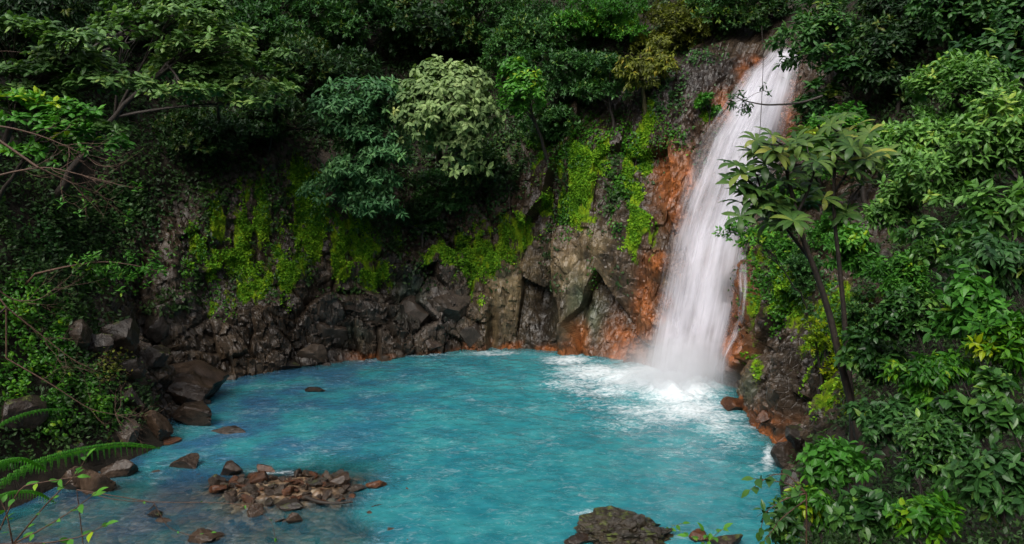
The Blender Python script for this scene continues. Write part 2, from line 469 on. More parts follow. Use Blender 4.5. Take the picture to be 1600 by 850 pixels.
xs = np.arange(-18.5, 13.1, 0.075); ys = np.arange(11, 43.6, 0.075)
X, Y = np.meshgrid(xs, ys, indexing='ij'); X = X.ravel(); Y = Y.ravel()
P0 = np.stack([X, Y, 0 * X], 1)
depth = -bed_z(X, Y)
u0, v0 = proj(P0)
FB = on_water(1062, 600)[:2]                               # foot of the fall
dist = np.hypot(X - FB[0], Y - FB[1])
FOAM = [(1060, 600, 75, 46, 1.35), (1000, 590, 105, 26, 1.1), (930, 582, 80, 20, .95), (900, 600, 70, 16, .7), (1150, 690, 60, 30, .5), (990, 660, 120, 36, .5), (1075, 640, 85, 26, .95), (1130, 668, 70, 22, .68), (1035, 650, 110, 28, .62), (885, 562, 50, 10, .9), (950, 612, 90, 14, .75), (1010, 640, 90, 16, .75), (1110, 650, 70, 20, .8), (660, 553, 60, 6, .62),
        (770, 552, 60, 6, .68), (575, 563, 45, 7, .42), (1200, 715, 12, 26, .9), (1195, 665, 20, 12, .6), (1180, 735, 20, 20, .5), (960, 630, 120, 30, .5), (890, 600, 60, 25, .5), (1060, 700, 110, 30, .40), (430, 738, 70, 7, .55), (930, 800, 80, 8, .5), (550, 700, 60, 12, .33)]
foam = blobs(u0, v0, FOAM)
calm = np.interp(dist, [0, 3, 9, 20], [1, .75, .38, .2])
wz = calm * (0.16 * fbm(P0 / 0.9, 4, 201) + 0.07 * fbm(P0 / np.array([.35, .28, 1]), 3, 211))
wz += foam ** 2 * (1 - sstep(1.5, 4, dist)) * (0.16 + 0.24 * fbm(P0 / .5, 3, 221))
wz *= 0.35 + 0.65 * sstep(0.15, 0.8, depth)
wi = np.arange(len(X)).reshape(len(xs), len(ys))
WF = np.stack([wi[:-1, :-1], wi[1:, :-1], wi[1:, 1:], wi[:-1, 1:]], -1).reshape(-1, 4)
t = NT('milky_turquoise_water')
pos = geo_pos(t)
rel = t.n('VectorMath', {0: pos, 1: (FB[0], FB[1], 0)}, operation='SUBTRACT').outputs[0]
dep = t.attr('depth')
teal = t.mix(t.maprange(t.n('SeparateXYZ', {'Vector': pos}).outputs[0], -12, 1), (.027, .108, .198), (.016, .170, .202))
teal = t.mix(t.maprange(t.noise(.45, 4, .6, pos), .38, .66), teal, (.030, .225, .245))
teal = t.mix(t.maprange(t.noise(1.6, 5, .6, scaled(t, pos, (1, 1.6, 1))), .35, .7), t.mix(1.0, teal, (.72, .75, .78), 'MULTIPLY'), teal)
# thin white streaks: little broken wave crests
stv = t.n('Mapping', {'Vector': pos, 'Rotation': (0, 0, math.radians(18)), 'Scale': (1.3, 2.3, 1)}).outputs[0]
s1 = t.noise(1.6, 8, .72, stv, 1.6)
s2 = t.noise(.5, 3, .5, pos)
caps = t.maprange(t.math('ADD', s1, t.math('MULTIPLY', s2, .35)), .70, .92)
stv2 = t.n('Mapping', {'Vector': pos, 'Rotation': (0, 0, math.radians(-14)), 'Scale': (1.7, 3.0, 1)}).outputs[0]
caps2 = t.maprange(t.math('ADD', t.noise(2.6, 7, .72, stv2, 1.8), t.math('MULTIPLY', t.noise(.8, 3, .5, pos), .3)), .68, .88)
caps = t.math('MULTIPLY', t.math('MAXIMUM', caps, t.math('MULTIPLY', caps2, .6)), .23)
fo = t.attr('foam')
lace = t.noise(1.8, 8, .72, scaled(t, pos, (1, 1.5, 1)), 1.5)
lace2 = t.noise(6, 5, .7, pos, 1.0)
fm = t.maprange(t.math('ADD', fo, t.math('ADD', t.math('MULTIPLY', t.math('SUBTRACT', lace, .5), 1.7), t.math('MULTIPLY', t.math('SUBTRACT', lace2, .5), .8))), .30, 1.15)
fm = t.math('MULTIPLY', fm, t.maprange(fo, .08, .35))
white = t.math('MAXIMUM', t.math('MULTIPLY', caps, t.maprange(dep, .1, .6, .6, 1)), fm)
op = t.math('SUBTRACT', 1.0, t.math('POWER', 2.718, t.math('MULTIPLY', t.math('POWER', dep, 1.25), -2.4)), True)
hgt = t.math('ADD', t.noise(5, 5, .6, scaled(t, pos, (1, 1.25, 1))), t.math('MULTIPLY', t.noise(14, 3, .6, pos), .35))
nrm = t.n('Bump', {'Height': hgt, 'Strength': .28, 'Distance': .10})
body = t.n('BsdfDiffuse', {'Color': teal, 'Normal': nrm})
clear = t.n('BsdfTransparent', {'Color': (.86, .88, .86)})
base = t.n('MixShader', {0: op, 1: clear, 2: body})
gl = t.n('BsdfGlossy', {'Color': (1, 1, 1), 'Roughness': .16, 'Normal': nrm})
fr_ = t.n('Fresnel', {'IOR': 1.33, 'Normal': nrm})
surf = t.n('MixShader', {0: fr_, 1: base, 2: gl})
foamsh = t.n('BsdfDiffuse', {'Color': (.58, .63, .655), 'Normal': nrm})
water_mat = t.done(t.n('MixShader', {0: white, 1: surf, 2: foamsh}))
keep = np.ones(len(WF), bool)
water = tag(put('water', mesh_np('water', np.stack([X, Y, wz], 1), WF, water_mat, {'depth': ('POINT', np.clip(depth, 0, 3)), 'foam': ('POINT', foam)}, smooth=True)), kind='structure')

# ------------------------------------------------------------------ the waterfall: three sheets of falling water lying on the rock
def fall_sheet(Lpts, Rpts, lift, seed, nu=60, nv=220, bulge=.25, blur=13):
    Lp, Rp = np.array(Lpts, float), np.array(Rpts, float)
    vs = np.linspace(max(Lp[0, 1], Rp[0, 1]), min(Lp[-1, 1], Rp[-1, 1]), nv)
    lu = np.interp(vs, Lp[:, 1], Lp[:, 0]); ru = np.interp(vs, Rp[:, 1], Rp[:, 0])
    D = np.zeros((nv, nu)); UV = np.zeros((nv, nu, 2))
    for i in range(nv):
        for j in range(nu):
            s = j / (nu - 1)
            UV[i, j] = (lu[i] + (ru[i] - lu[i]) * s, vs[i])
            D[i, j] = hit(*UV[i, j], water=False)[1]
    kk = np.ones(blur) / blur
    for ax, rep in ((0, 3), (1, 2)):
        for _ in range(rep):
            D = np.apply_along_axis(lambda q: np.convolve(np.pad(q, blur // 2, mode='edge'), kk, 'valid'), ax, D)
    V = np.zeros((nv, nu, 3))
    s = np.linspace(0, 1, nu)
    for i in range(nv):
        for j in range(nu):
            b = lift + bulge * (1 - (2 * s[j] - 1) ** 2)
            V[i, j] = at_depth(UV[i, j, 0], UV[i, j, 1], D[i, j] - b)
    Vf = V.reshape(-1, 3)
    strand = fbm(np.stack([np.tile(s, nv) * 14, np.repeat(np.arange(nv) / nv, nu) * 2.0, 0 * Vf[:, 0] + seed], 1), 3, seed)
    Vf[:, 1] -= 0.07 * strand
    a = np.arange(nv * nu).reshape(nv, nu)
    F = np.stack([a[:-1, :-1], a[1:, :-1], a[1:, 1:], a[:-1, 1:]], -1).reshape(-1, 4)
    wm = np.repeat(np.linalg.norm(V[:, -1] - V[:, 0], axis=1), nu)
    flow = np.repeat(np.concatenate([[0], np.cumsum(np.linalg.norm(np.diff(V[:, nu // 2], axis=0), axis=1))]), nu)
    return Vf, F, np.tile(s, nv), flow, np.repeat(np.arange(nv) / (nv - 1), nu), wm

def fall_mat(name, dens, lo, hi, seed, edge=.16):
    t = NT(name)
    s = t.attr('across'); f = t.attr('flow'); d = t.attr('down')
    vec = t.n('CombineXYZ', {0: t.math('MULTIPLY', s, 9.0), 1: t.math('MULTIPLY', f, .16), 2: seed}).outputs[0]
    n = t.noise(1.0, 5, .62, vec, .25)
    vec2 = t.n('CombineXYZ', {0: t.math('MULTIPLY', s, 30.0), 1: t.math('MULTIPLY', f, .22), 2: seed + 5.0}).outputs[0]
    n2 = t.noise(1.0, 4, .6, vec2, .2)
    vec3 = t.n('CombineXYZ', {0: t.math('MULTIPLY', s, 2.6), 1: t.math('MULTIPLY', f, .30), 2: seed + 9.0}).outputs[0]
    n3 = t.noise(1.0, 3, .5, vec3, .3)
    nn = t.math('ADD', t.math('ADD', t.math('MULTIPLY', n, .42), t.math('MULTIPLY', n2, .13)), t.math('MULTIPLY', n3, .45))
    a = t.maprange(nn, lo, hi, .12, 1.0)
    e = t.math('MULTIPLY', t.maprange(t.math('ADD', s, t.math('MULTIPLY', t.math('SUBTRACT', n2, .5), .22)), 0.02, edge + .04),
               t.maprange(t.math('SUBTRACT', t.math('SUBTRACT', 1.0, s), t.math('MULTIPLY', t.math('SUBTRACT', n2, .5), .22)), 0.02, edge + .04))
    e = t.math('MULTIPLY', e, t.maprange(d, 0.0, .03))
    a = t.math('MULTIPLY', t.math('MULTIPLY', a, e), dens, True)
    wh = t.n('MixShader', {0: .35, 1: t.n('BsdfDiffuse', {'Color': (.78, .77, .84)}), 2: t.n('BsdfTranslucent', {'Color': (.78, .77, .84)})})
    return t.done(t.n('MixShader', {0: a, 1: t.n('BsdfTransparent'), 2: wh}))

fall = thing('waterfall', 'tall silky white waterfall pouring down the orange stained rock into the pool', 'waterfall', tuple(on_water(1062, 600)))
L1 = [(1206, 66), (1188, 90), (1158, 112), (1132, 150), (1108, 185), (1088, 215), (1068, 265), (1050, 320), (1038, 370), (1027, 430), (1014, 490), (1004, 545), (996, 606)]
R1 = [(1256, 72), (1256, 110), (1250, 150), (1240, 200), (1226, 250), (1205, 310), (1180, 370), (1166, 430), (1156, 490), (1146, 540), (1140, 590), (1138, 634)]
specs = [('main_sheet', L1, R1, .62, 3, .88, .33, .64, .24),
         ('front_sheet', [(u + 14, v) for u, v in L1], [(u - 16 - 0.03 * (v - 72), v) for u, v in R1], .85, 7, .80, .40, .70, .34),
         ('front_sheet', [(u + 4, v) for u, v in L1], [(u - 4 - 0.05 * (v - 72), v) for u, v in R1], .98, 13, .55, .44, .74, .40)]
for nm, L, R, lift, seed, dens, lo, hi, ed in specs:
    Vf, F, s, fl, dn, wm = fall_sheet(L, R, lift, seed)
    o = put(nm, mesh_np(nm, Vf - np.array(fall.location), F, fall_mat('falling_water', dens, lo, hi, float(seed), ed), {'across': ('POINT', s), 'flow': ('POINT', fl), 'down': ('POINT', dn)}, smooth=True), fall)
side = [([(1150, 395), (1152, 450), (1150, 500), (1136, 535), (1124, 570), (1120, 622)], [(1168, 395), (1170, 450), (1164, 500), (1152, 530), (1136, 556), (1131, 622)], .5),
        ([(1112, 470), (1104, 540), (1100, 630)], [(1150, 470), (1134, 540), (1128, 630)], .6)]
for L, R, dn_ in side:
    Vf, F, s, fl, dn, wm = fall_sheet(L, R, .40, 31, 20, 120, .08, 5)
    put('side_stream', mesh_np('side_stream', Vf - np.array(fall.location), F, fall_mat('thin_stream', dn_ + .0, .36, .6, 41.0, .35), {'across': ('POINT', s), 'flow': ('POINT', fl), 'down': ('POINT', dn)}, smooth=True), fall)

# spray cloud where the fall strikes the pool
t = NT('spray')
tc = t.n('TexCoord').outputs['Object']
ln = t.n('VectorMath', {0: tc}, operation='LENGTH').outputs['Value']
den = t.math('MULTIPLY', t.maprange(ln, .1, 1.0, 1.0, 0.0), t.maprange(t.noise(1.8, 3, .6, tc), .3, .7, .3, 1.0))
pv = t.n('VolumePrincipled', {'Color': (.95, .95, .97), 'Density': t.math('MULTIPLY', den, 1.35), 'Anisotropy': .2})
t.t.links.new(pv.outputs[0], t.out.inputs['Volume'])
bm = bmesh.new(); bmesh.ops.create_icosphere(bm, subdivisions=3, radius=1.0)
me = bpy.data.meshes.new('mist'); bm.to_mesh(me); bm.free(); me.materials.append(t.m)
mist = tag(put('mist', me), kind='stuff')
mist.location = (FB[0] - .25, FB[1] - .55, .7); mist.scale = (3.7, 1.9, 2.3)

# ------------------------------------------------------------------ leaves, stems, crowns
rng = np.random.default_rng(7)
def leaf_template(kind):
    if kind == 4:                                          # folded diamond for far foliage
        v = [(0, 0, 0), (.45, -.5, -.10), (1, 0, -.12), (.45, .5, -.10)]
        f = [(0, 1, 2), (0, 2, 3)]
    elif kind == 6:
        v = [(0, 0, 0), (.30, -.42, -.05), (.68, -.40, -.10), (1, 0, -.20), (.68, .40, -.10), (.30, .42, -.05), (.5, 0, .06)]
        f = [(0, 1, 6), (1, 2, 6), (2, 3, 6), (6, 3, 4), (6, 4, 5), (0, 6, 5)]
    else:                                                  # pointed leaf with midrib and curled sides
        v = [(0, 0, 0), (.10, -.16, .02), (.30, -.44, .02), (.58, -.46, -.04), (.82, -.24, -.13), (1.03, 0, -.26), (.82, .24, -.13), (.58, .46, -.04), (.30, .44, .02), (.10, .16, .02),
             (.30, 0, -.02), (.58, 0, -.08), (.82, 0, -.17)]
        f = [(0, 1, 10), (1, 2, 10), (2, 3, 10), (10, 3, 11), (3, 4, 11), (11, 4, 12), (4, 5, 12),
             (0, 10, 9), (9, 10, 8), (8, 10, 7), (10, 11, 7), (7, 11, 6), (11, 12, 6), (6, 12, 5)]
    return np.array(v), np.array(f)
TPL = {k: leaf_template(k) for k in (4, 6, 14)}

class Geo:
    def __init__(s): s.V, s.F, s.T, s.n = [], [], [], 0
    def add(s, V, F, T):
        s.V.append(V); s.F.append(F + s.n); s.T.append(T); s.n += len(V)
    def leaves(s, pos, d, nrm, L, w, kind, tint):
        x = unit(d); y = unit(np.cross(nrm, x)); z = np.cross(x, y)
        tv, tf = TPL[kind]
        L = np.broadcast_to(L, (len(pos),))
        w = np.broadcast_to(w, (len(pos),))
        V = pos[:, None] + L[:, None, None] * (tv[None, :, 0:1] * x[:, None] + (tv[None, :, 1:2] * w[:, None, None]) * y[:, None] + tv[None, :, 2:3] * z[:, None])
        F = tf[None] + (np.arange(len(pos)) * len(tv))[:, None, None]
        s.add(V.reshape(-1, 3), F.reshape(-1, 3), np.repeat(tint, len(tf)))
    def tube(s, pts, rad, seg=6, tint=0.5):
        pts = np.asarray(pts, float); rad = np.broadcast_to(rad, (len(pts),))
        tg = unit(np.gradient(pts, axis=0))
        up = np.array([0.31, 0.17, 0.93]) if abs(tg[0, 2]) < .8 else np.array([1., .2, 0])
        a = unit(np.cross(tg, up)); b = np.cross(tg, a)
        an = np.arange(seg) * 2 * math.pi / seg
        V = pts[:, None] + rad[:, None, None] * (np.cos(an)[None, :, None] * a[:, None] + np.sin(an)[None, :, None] * b[:, None])
        V = V.reshape(-1, 3)
        i = np.arange(len(pts) - 1)[:, None] * seg; j = np.arange(seg)[None]; j2 = (j + 1) % seg
        q = np.stack([i + j, i + j2, i + seg + j2, i + seg + j], -1).reshape(-1, 4)
        F = np.concatenate([q[:, [0, 1, 2]], q[:, [0, 2, 3]]])
        s.add(V, F, np.full(len(F), tint))
    def build(s, name, mat, parent=None, origin=None, smooth=False):
        V = np.concatenate(s.V)
        if origin is not None: V = V - np.asarray(origin)
        return put(name, mesh_np(name, V, np.concatenate(s.F), mat, {'tint': ('FACE', np.concatenate(s.T))}, smooth), parent)

def rdir(n):
    return unit(rng.normal(size=(n, 3)))

def leaf_mat(name, stops, rough=.42, trans=.28, spec=.28):
    t = NT(name)
    col = t.ramp(t.attr('tint'), stops)
    pos = geo_pos(t)
    col = t.mix(.5, col, t.ramp(t.noise(.5, 3, .6, pos), [(.3, (.62, .68, .66)), (.7, (1.25, 1.2, 1.1))]), 'MULTIPLY')
    col = t.mix(.5, col, t.ramp(t.noise(14, 3, .6, pos), [(.3, (.7, .7, .7)), (.7, (1.25, 1.25, 1.2))]), 'MULTIPLY')
    p = t.n('BsdfPrincipled', {'Base Color': col, 'Roughness': rough, 'Specular IOR Level': spec})
    tr = t.n('BsdfTranslucent', {'Color': t.mix(1.0, col, (1.3, 1.5, .6), 'MULTIPLY')})
    return t.done(t.n('MixShader', {0: trans, 1: p, 2: tr}))

def greens(d, m, l, y=None):
    return [(0.0, d), (.45, m), (.82, l), (1.0, y or l)]
LM = {
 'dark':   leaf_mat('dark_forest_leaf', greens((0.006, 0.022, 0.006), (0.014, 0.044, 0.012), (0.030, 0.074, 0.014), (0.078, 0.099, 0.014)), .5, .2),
 'under':  leaf_mat('undergrowth_leaf', greens((0.012, 0.034, 0.009), (0.030, 0.071, 0.017), (0.061, 0.121, 0.027), (0.129, 0.165, 0.027)), .5, .25),
 'deep':   leaf_mat('deep_green_leaf', greens((0.011, 0.042, 0.012), (0.028, 0.088, 0.021), (0.057, 0.150, 0.035), (0.129, 0.191, 0.022)), .45, .25),
 'glossy': leaf_mat('glossy_leaf', greens((0.026, 0.067, 0.019), (0.066, 0.144, 0.038), (0.132, 0.240, 0.072), (0.216, 0.300, 0.084)), .42, .25),
 'fresh':  leaf_mat('fresh_green_leaf', greens((0.023, 0.088, 0.012), (0.048, 0.176, 0.021), (0.091, 0.264, 0.030), (0.265, 0.373, 0.015)), .42, .3),
 'pale':   leaf_mat('pale_sage_leaf', greens((0.095, 0.161, 0.057), (0.169, 0.255, 0.092), (0.259, 0.345, 0.140), (0.345, 0.389, 0.129)), .5, .22, .2),
 'blue':   leaf_mat('bluish_leaf', greens((0.022, 0.076, 0.029), (0.052, 0.146, 0.054), (0.099, 0.224, 0.085), (0.123, 0.258, 0.078)), .48, .22, .2),
 'olive':  leaf_mat('olive_leaf', greens((0.039, 0.050, 0.009), (0.084, 0.100, 0.014), (0.146, 0.171, 0.014), (0.279, 0.231, 0.018)), .5, .28),
 'bright': leaf_mat('bright_canopy_leaf', greens((0.039, 0.110, 0.022), (0.087, 0.207, 0.041), (0.154, 0.315, 0.068), (0.304, 0.408, 0.069)), .4, .3),
 'broad':  leaf_mat('broad_wet_leaf', greens((0.011, 0.043, 0.009), (0.030, 0.095, 0.018), (0.073, 0.173, 0.030), (0.150, 0.263, 0.037)), .36, .26, .35),
 'palm':   leaf_mat('palmate_leaf', greens((0.015, 0.045, 0.011), (0.043, 0.100, 0.022), (0.106, 0.175, 0.037), (0.250, 0.263, 0.050)), .4, .3),
 'ivy':    leaf_mat('creeper_leaf', greens((0.013, 0.062, 0.005), (0.032, 0.131, 0.010), (0.077, 0.204, 0.008), (0.211, 0.280, 0.004)), .42, .25),
 'moss':   leaf_mat('moss_tuft', greens((0.039, 0.115, 0.011), (0.119, 0.277, 0.018), (0.238, 0.417, 0.024), (0.357, 0.476, 0.039)), .8, .25, .1),
 'fern':   leaf_mat('fern_frond_green', greens((0.020, 0.110, 0.010), (0.041, 0.191, 0.013), (0.083, 0.263, 0.016), (0.145, 0.318, 0.028)), .42, .3),
 'lime':   leaf_mat('lime_leaf', greens((0.046, 0.096, 0.003), (0.101, 0.174, 0.003), (0.177, 0.237, 0.003), (0.285, 0.293, 0.003)), .45, .3),
}
def bark_mat(name, c1, c2):
    t = NT(name); pos = geo_pos(t)
    n = t.noise(6, 6, .65, scaled(t, pos, (2, 2, .7)))
    col = t.ramp(n, [(.3, c1), (.7, c2)])
    b = t.n('Bump', {'Height': t.noise(22, 4, .7, scaled(t, pos, (1, 1, .4))), 'Strength': .6, 'Distance': .03})
    return t.done(t.n('BsdfPrincipled', {'Base Color': col, 'Roughness': .65, 'Normal': b}))
BARK = bark_mat('dark_wet_bark', (.007, .005, .004), (.030, .021, .014))
TWIG = bark_mat('reddish_twig', (.035, .018, .010), (.10, .052, .030))
MOSSBARK = bark_mat('mossy_bark', (.030, .026, .010), (.10, .085, .025))

def bezier(p0, p1, p2, n):
    t = np.linspace(0, 1, n)[:, None]
    return (1 - t) ** 2 * p0 + 2 * t * (1 - t) * p1 + t ** 2 * p2

def rosettes(g, C, A, K, L, w, kind, tint, alpha=72, droop=.15, twig=.3, up=.75, jit=.25):
    """K leaves spiralling round each twig end C with axis A"""
    n = len(C)
    ref = np.where(np.abs(A[:, 2:3]) < .9, np.array([[0, 0, 1.]]), np.array([[1., 0, 0]]))
    B = unit(np.cross(A, ref)); D = np.cross(A, B)
    ph = rng.uniform(0, 6.28, n)
    for k in range(K):
        al = np.radians(alpha + rng.normal(0, 12, n) - 18 * (k / max(1, K - 1) - .5))
        p = ph + k * 2.399 + rng.normal(0, .2, n)
        d = A * np.cos(al)[:, None] + (B * np.cos(p)[:, None] + D * np.sin(p)[:, None]) * np.sin(al)[:, None]
        d[:, 2] -= droop * rng.uniform(.5, 1.5, n)
        nr = unit(up * np.array([[0, 0, 1.]]) + (1 - up) * A + jit * rng.normal(size=(n, 3)))
        pos = C + A * (twig * (k / K - .6))
        g.leaves(pos, d, nr, L * rng.uniform(.7, 1.15, n), w, kind, np.clip(tint + rng.normal(0, .13, n), 0, 1))

STYLE = {  # K leaves, alpha, droop, twig, width
 'round':  dict(K=8, alpha=70, droop=.12, twig=.25, w=.62),
 'tier':   dict(K=8, alpha=78, droop=.02, twig=.22, w=.60, up=.9),
 'spray':  dict(K=9, alpha=58, droop=.22, twig=.6, w=.46),
 'droop':  dict(K=9, alpha=62, droop=.65, twig=.55, w=.40),
 'big':    dict(K=8, alpha=64, droop=.30, twig=.55, w=.52, jit=.4),
 'skirt':  dict(K=9, alpha=74, droop=.28, twig=.35, w=.46, up=.85),
 'pale':   dict(K=8, alpha=74, droop=.45, twig=.2, w=.56, up=.45, jit=.3),
 'fine':   dict(K=10, alpha=60, droop=.1, twig=.5, w=.55),
}
def crown_geo(c, rx, ry, rz, style, L, kind, cover, lobes, seed, tintc=.45):
    """leaf clumps on the skins of several lobes, so that the outline is uneven and gaps stay open"""
    global rng
    rng = np.random.default_rng(seed)
    st = dict(STYLE[style]); K = st.pop('K')
    g = Geo(); R = np.array([rx, ry, rz])
    ld = unit(rng.normal(size=(lobes, 3)) * np.array([1, 1, 1.0]))
    lc = ld * rng.uniform(.35, .78, (lobes, 1))
    if style in ('tier', 'skirt'): lc[:, 2] = np.linspace(-.8, .85, lobes)[rng.permutation(lobes)]
    lr = rng.uniform(.30, .52, lobes)
    if style == 'tier': lr *= 1.2
    tot = cover * 22.0 * rx * rz / (K * .42 * L * L * st['w'] * 1.6)
    n = int(min(max(tot, 12), 3600))
    which = rng.choice(lobes, n, p=lr ** 2 / (lr ** 2).sum())
    q = rdir(n); q[:, 2] = np.where(q[:, 2] < -.45, -q[:, 2], q[:, 2])
    rad = np.where(rng.random(n) < .78, rng.uniform(.82, 1.05, n), rng.uniform(.4, .85, n))
    sq = np.ones(3)
    if style == 'tier': sq = np.array([1, 1, .22])
    if style == 'skirt': sq = np.array([1.25, 1.25, .35])
    lc_r = np.sqrt(np.maximum(.08, 1 - lc[:, 2] ** 2))
    if style == 'skirt': lc[:, :2] = unit(lc[:, :2]) * (lc_r * rng.uniform(.2, .75, lobes))[:, None]
    p = lc[which] + q * sq * (lr[which] * rad)[:, None]
    C = c + p * R
    A = unit(q * np.array([1, 1, .5]) + .5 * unit(p) + np.array([0, 0, .45]) + .3 * rng.normal(size=(n, 3)))
    if style == 'tier': A = unit(q * np.array([.6, .6, 0]) + np.array([0, 0, 1.0]) + .2 * rng.normal(size=(n, 3)))
    if style == 'droop': A = unit(q * np.array([1, 1, .3]) + np.array([0, 0, -.35]) + .3 * rng.normal(size=(n, 3)))
    tint = np.clip(tintc + rng.normal(0, .12, n) + rng.normal(0, .12, lobes)[which], 0, .95)
    tint = np.where(rng.random(n) < .008, .95, tint)
    st['twig'] = st['twig'] * L * 2.2
    rosettes(g, C, A, K, L, st.pop('w'), kind, tint, **st)
    return g, c + lc * R, C, which

def nearest_ground(c):
    h = BVH.find_nearest(Vector(c))
    return np.array(h[0])

def tree(label, u, v, ru, rv, style, mat, L, Y=None, pull=.65, name='tree', cat='tree', cover=1.0, lobes=7, group=None, bark=None, trunk_r=None, foot=None, kind=None, tintc=.45, limbs=True, dep=.85):
    seed = (int(u) * 7919 + int(v) * 104729 + int(ru)) % 2147483647
    if Y is None:
        h = hit(u, v, False); dist = h[1]
        Y = dist - pull * (ru / FPX) * dist
    c = at_depth(u, v, Y)
    rx, rz = ru / FPX * Y, rv / FPX * Y
    ry = dep * .5 * (rx + rz)
    px = L / Y * FPX * .64                                   # leaf length in render pixels
    kd = kind or (4 if px < 5.5 else 6 if px < 12 else 14)
    g, lob, C, which = crown_geo(c, rx, ry, rz, style, L, kd, cover, lobes, seed, tintc)
    if isinstance(foot, str): base = nearest_ground(c + np.array([0, .6 * ry, .1 * rz]))
    elif foot is not None: base = np.array(foot, float)
    else:
        base = nearest_ground(c + np.array([0, .2 * ry, -1.1 * rz]))
    root = thing(name, label, cat, tuple(base), group)
    b = Geo(); tr = trunk_r or max(.035, .035 * (rx + rz))
    top = c + np.array([0, 0, .15 * rz])
    mid = np.array([base[0] * .6 + top[0] * .4, base[1] * .6 + top[1] * .4, base[2] * .45 + top[2] * .55])
    ax = bezier(base - np.array([0, 0, .25]), mid, top, 12)
    ax[1:-1] += rng.normal(0, .03 * np.linalg.norm(top - base) ** .5, (10, 3)) * .5
    b.tube(ax, np.linspace(tr, tr * .35, 12), 7)
    for i, lc in enumerate(lob):
        s0 = ax[rng.integers(5, 11)]
        end = lc
        m = (s0 + end) / 2 + np.array([0, 0, .12 * rz])
        lp = bezier(s0, m, end, 7)
        b.tube(lp, np.linspace(tr * .42, tr * .12, 7), 5)
        mine = np.where(which == i)[0]
        if len(mine) and limbs:
            for jx in rng.choice(mine, min(9, len(mine)), replace=False):
                b.tube(bezier(lp[rng.integers(3, 7)], (lc + C[jx]) / 2 + rng.normal(0, .06 * rx, 3), C[jx], 4), np.linspace(tr * .14, tr * .05, 4), 3)
    b.build('trunk' if name == 'tree' else 'stem', bark or BARK, root, base, True)
    g.build('crown' if name == 'tree' else 'foliage', LM[mat], root, base)
    return root

def shrub(*a, **k):
    k.setdefault('name', 'shrub'); k.setdefault('cat', 'shrub'); k.setdefault('pull', .55)
    return tree(*a, **k)

# ------------------------------------------------------------------ ground cover: undergrowth and moss
fa, fb, fc = Gd[:-1, :-1].reshape(-1, 3), Gd[1:, :-1].reshape(-1, 3), Gd[:-1, 1:].reshape(-1, 3)
farea = np.linalg.norm(np.cross(fb - fa, fc - fa), axis=1)
fcen = (fb + fc) / 2
fn = Nd.reshape(nT, nZ, 3)[:-1, :-1].reshape(-1, 3)
frock = rocky.reshape(nT, nZ)[:-1, :-1].ravel()
fmoss = moss.reshape(nT, nZ)[:-1, :-1].ravel()
fu, fv = proj(fcen)
seen = (fcen[:, 1] > 3.5) & (fu > -350) & (fu < 1950) & (fv > -260) & (fv < 1050)
fdist = np.linalg.norm(fcen - CAM, axis=1)
facing = ((CAM - fcen) * fn).sum(1) / fdist
def scatter(weight, n, seed):
    global rng
    rng = np.random.default_rng(seed)
    w = farea * weight
    i = rng.choice(len(w), n, p=w / w.sum())
    a, b = rng.random((2, n, 1))
    return fa[i] + (fb[i] - fa[i]) * a + (fc[i] - fa[i]) * b, fn[i], i
g = Geo()
stream = blobs(fu, fv, [(1230, 40, 60, 60)])
dens = np.clip(1 - frock, 0, 1) * seen * (facing > -.2) * np.clip(24 / fdist, .6, 3.5) * (1 - np.clip(stream * 1.4, 0, 1)) * (fcen[:, 2] > .7)
dens = dens + .55 * frock * seen * (fcen[:, 2] > 3.2) * (fcen[:, 2] < 14) * sstep(.0, .35, fbm(fcen / np.array([1.3, 1.3, 2.6]), 3, 305)) * (1 - blobs(fu, fv, [(1060, 300, 60, 250), (1150, 350, 70, 300), (800, 450, 60, 70), (930, 420, 60, 60), (640, 500, 140, 50), (1150, 560, 60, 90)]))
bare = blobs(fu, fv, [(1090, 125, 80, 50), (1030, 160, 50, 40), (60, 760, 140, 40), (900, 400, 60, 60)])
dens = dens * np.clip(1.1 - bare * 1.2, 0, 1)
pos, nr, fi = scatter(dens * np.clip(1.2 - 2.2 * fmoss * frock, 0, 1), 260000, 11)
cl = fbm(pos / 1.6, 3, 301)
ok = cl > -.42
pos, nr, cl = pos[ok], nr[ok], cl[ok]
n = len(pos)
pos = pos + nr * (rng.uniform(.02, .5, n) * (.6 + cl))[:, None]
d = unit(nr * .5 + rdir(n) * .8 + np.array([0, 0, -.25]))
g.leaves(pos, d, unit(nr + np.array([0, 0, .8]) + .35 * rng.normal(size=(n, 3))), rng.uniform(.5, 1.0, n) * np.clip(np.linalg.norm(pos - CAM, axis=1) * .0072, .07, .30), .55, 4, np.clip(.3 + .45 * cl + rng.normal(0, .14, n), 0, 1))
tag(g.build('undergrowth', LM['under']), kind='stuff')

g = Geo()
pos, nr, fi = scatter(np.clip(fmoss - .15, 0, 1) * (facing > -.1), 110000, 12)
ok = fbm(pos / np.array([.5, .5, 1.2]), 3, 311) + (fmoss[fi] - .6) > -.12
pos, nr = pos[ok], nr[ok]; n = len(pos)
d = unit(nr * .9 + rdir(n) * .9 + np.array([0, 0, -.35]))
g.leaves(pos - nr * .02, d, unit(nr + rdir(n) * .7 + np.array([0, 0, .6])), rng.uniform(.06, .17, n), .75, 4, np.clip(.45 + .5 * fbm(pos / .7, 2, 317) + rng.normal(0, .16, n), 0, 1))
tag(g.build('moss', LM['moss']), kind='stuff')

# ------------------------------------------------------------------ trees and shrubs of the gorge
FOREST = 'trees of the dark forest above the cliff'
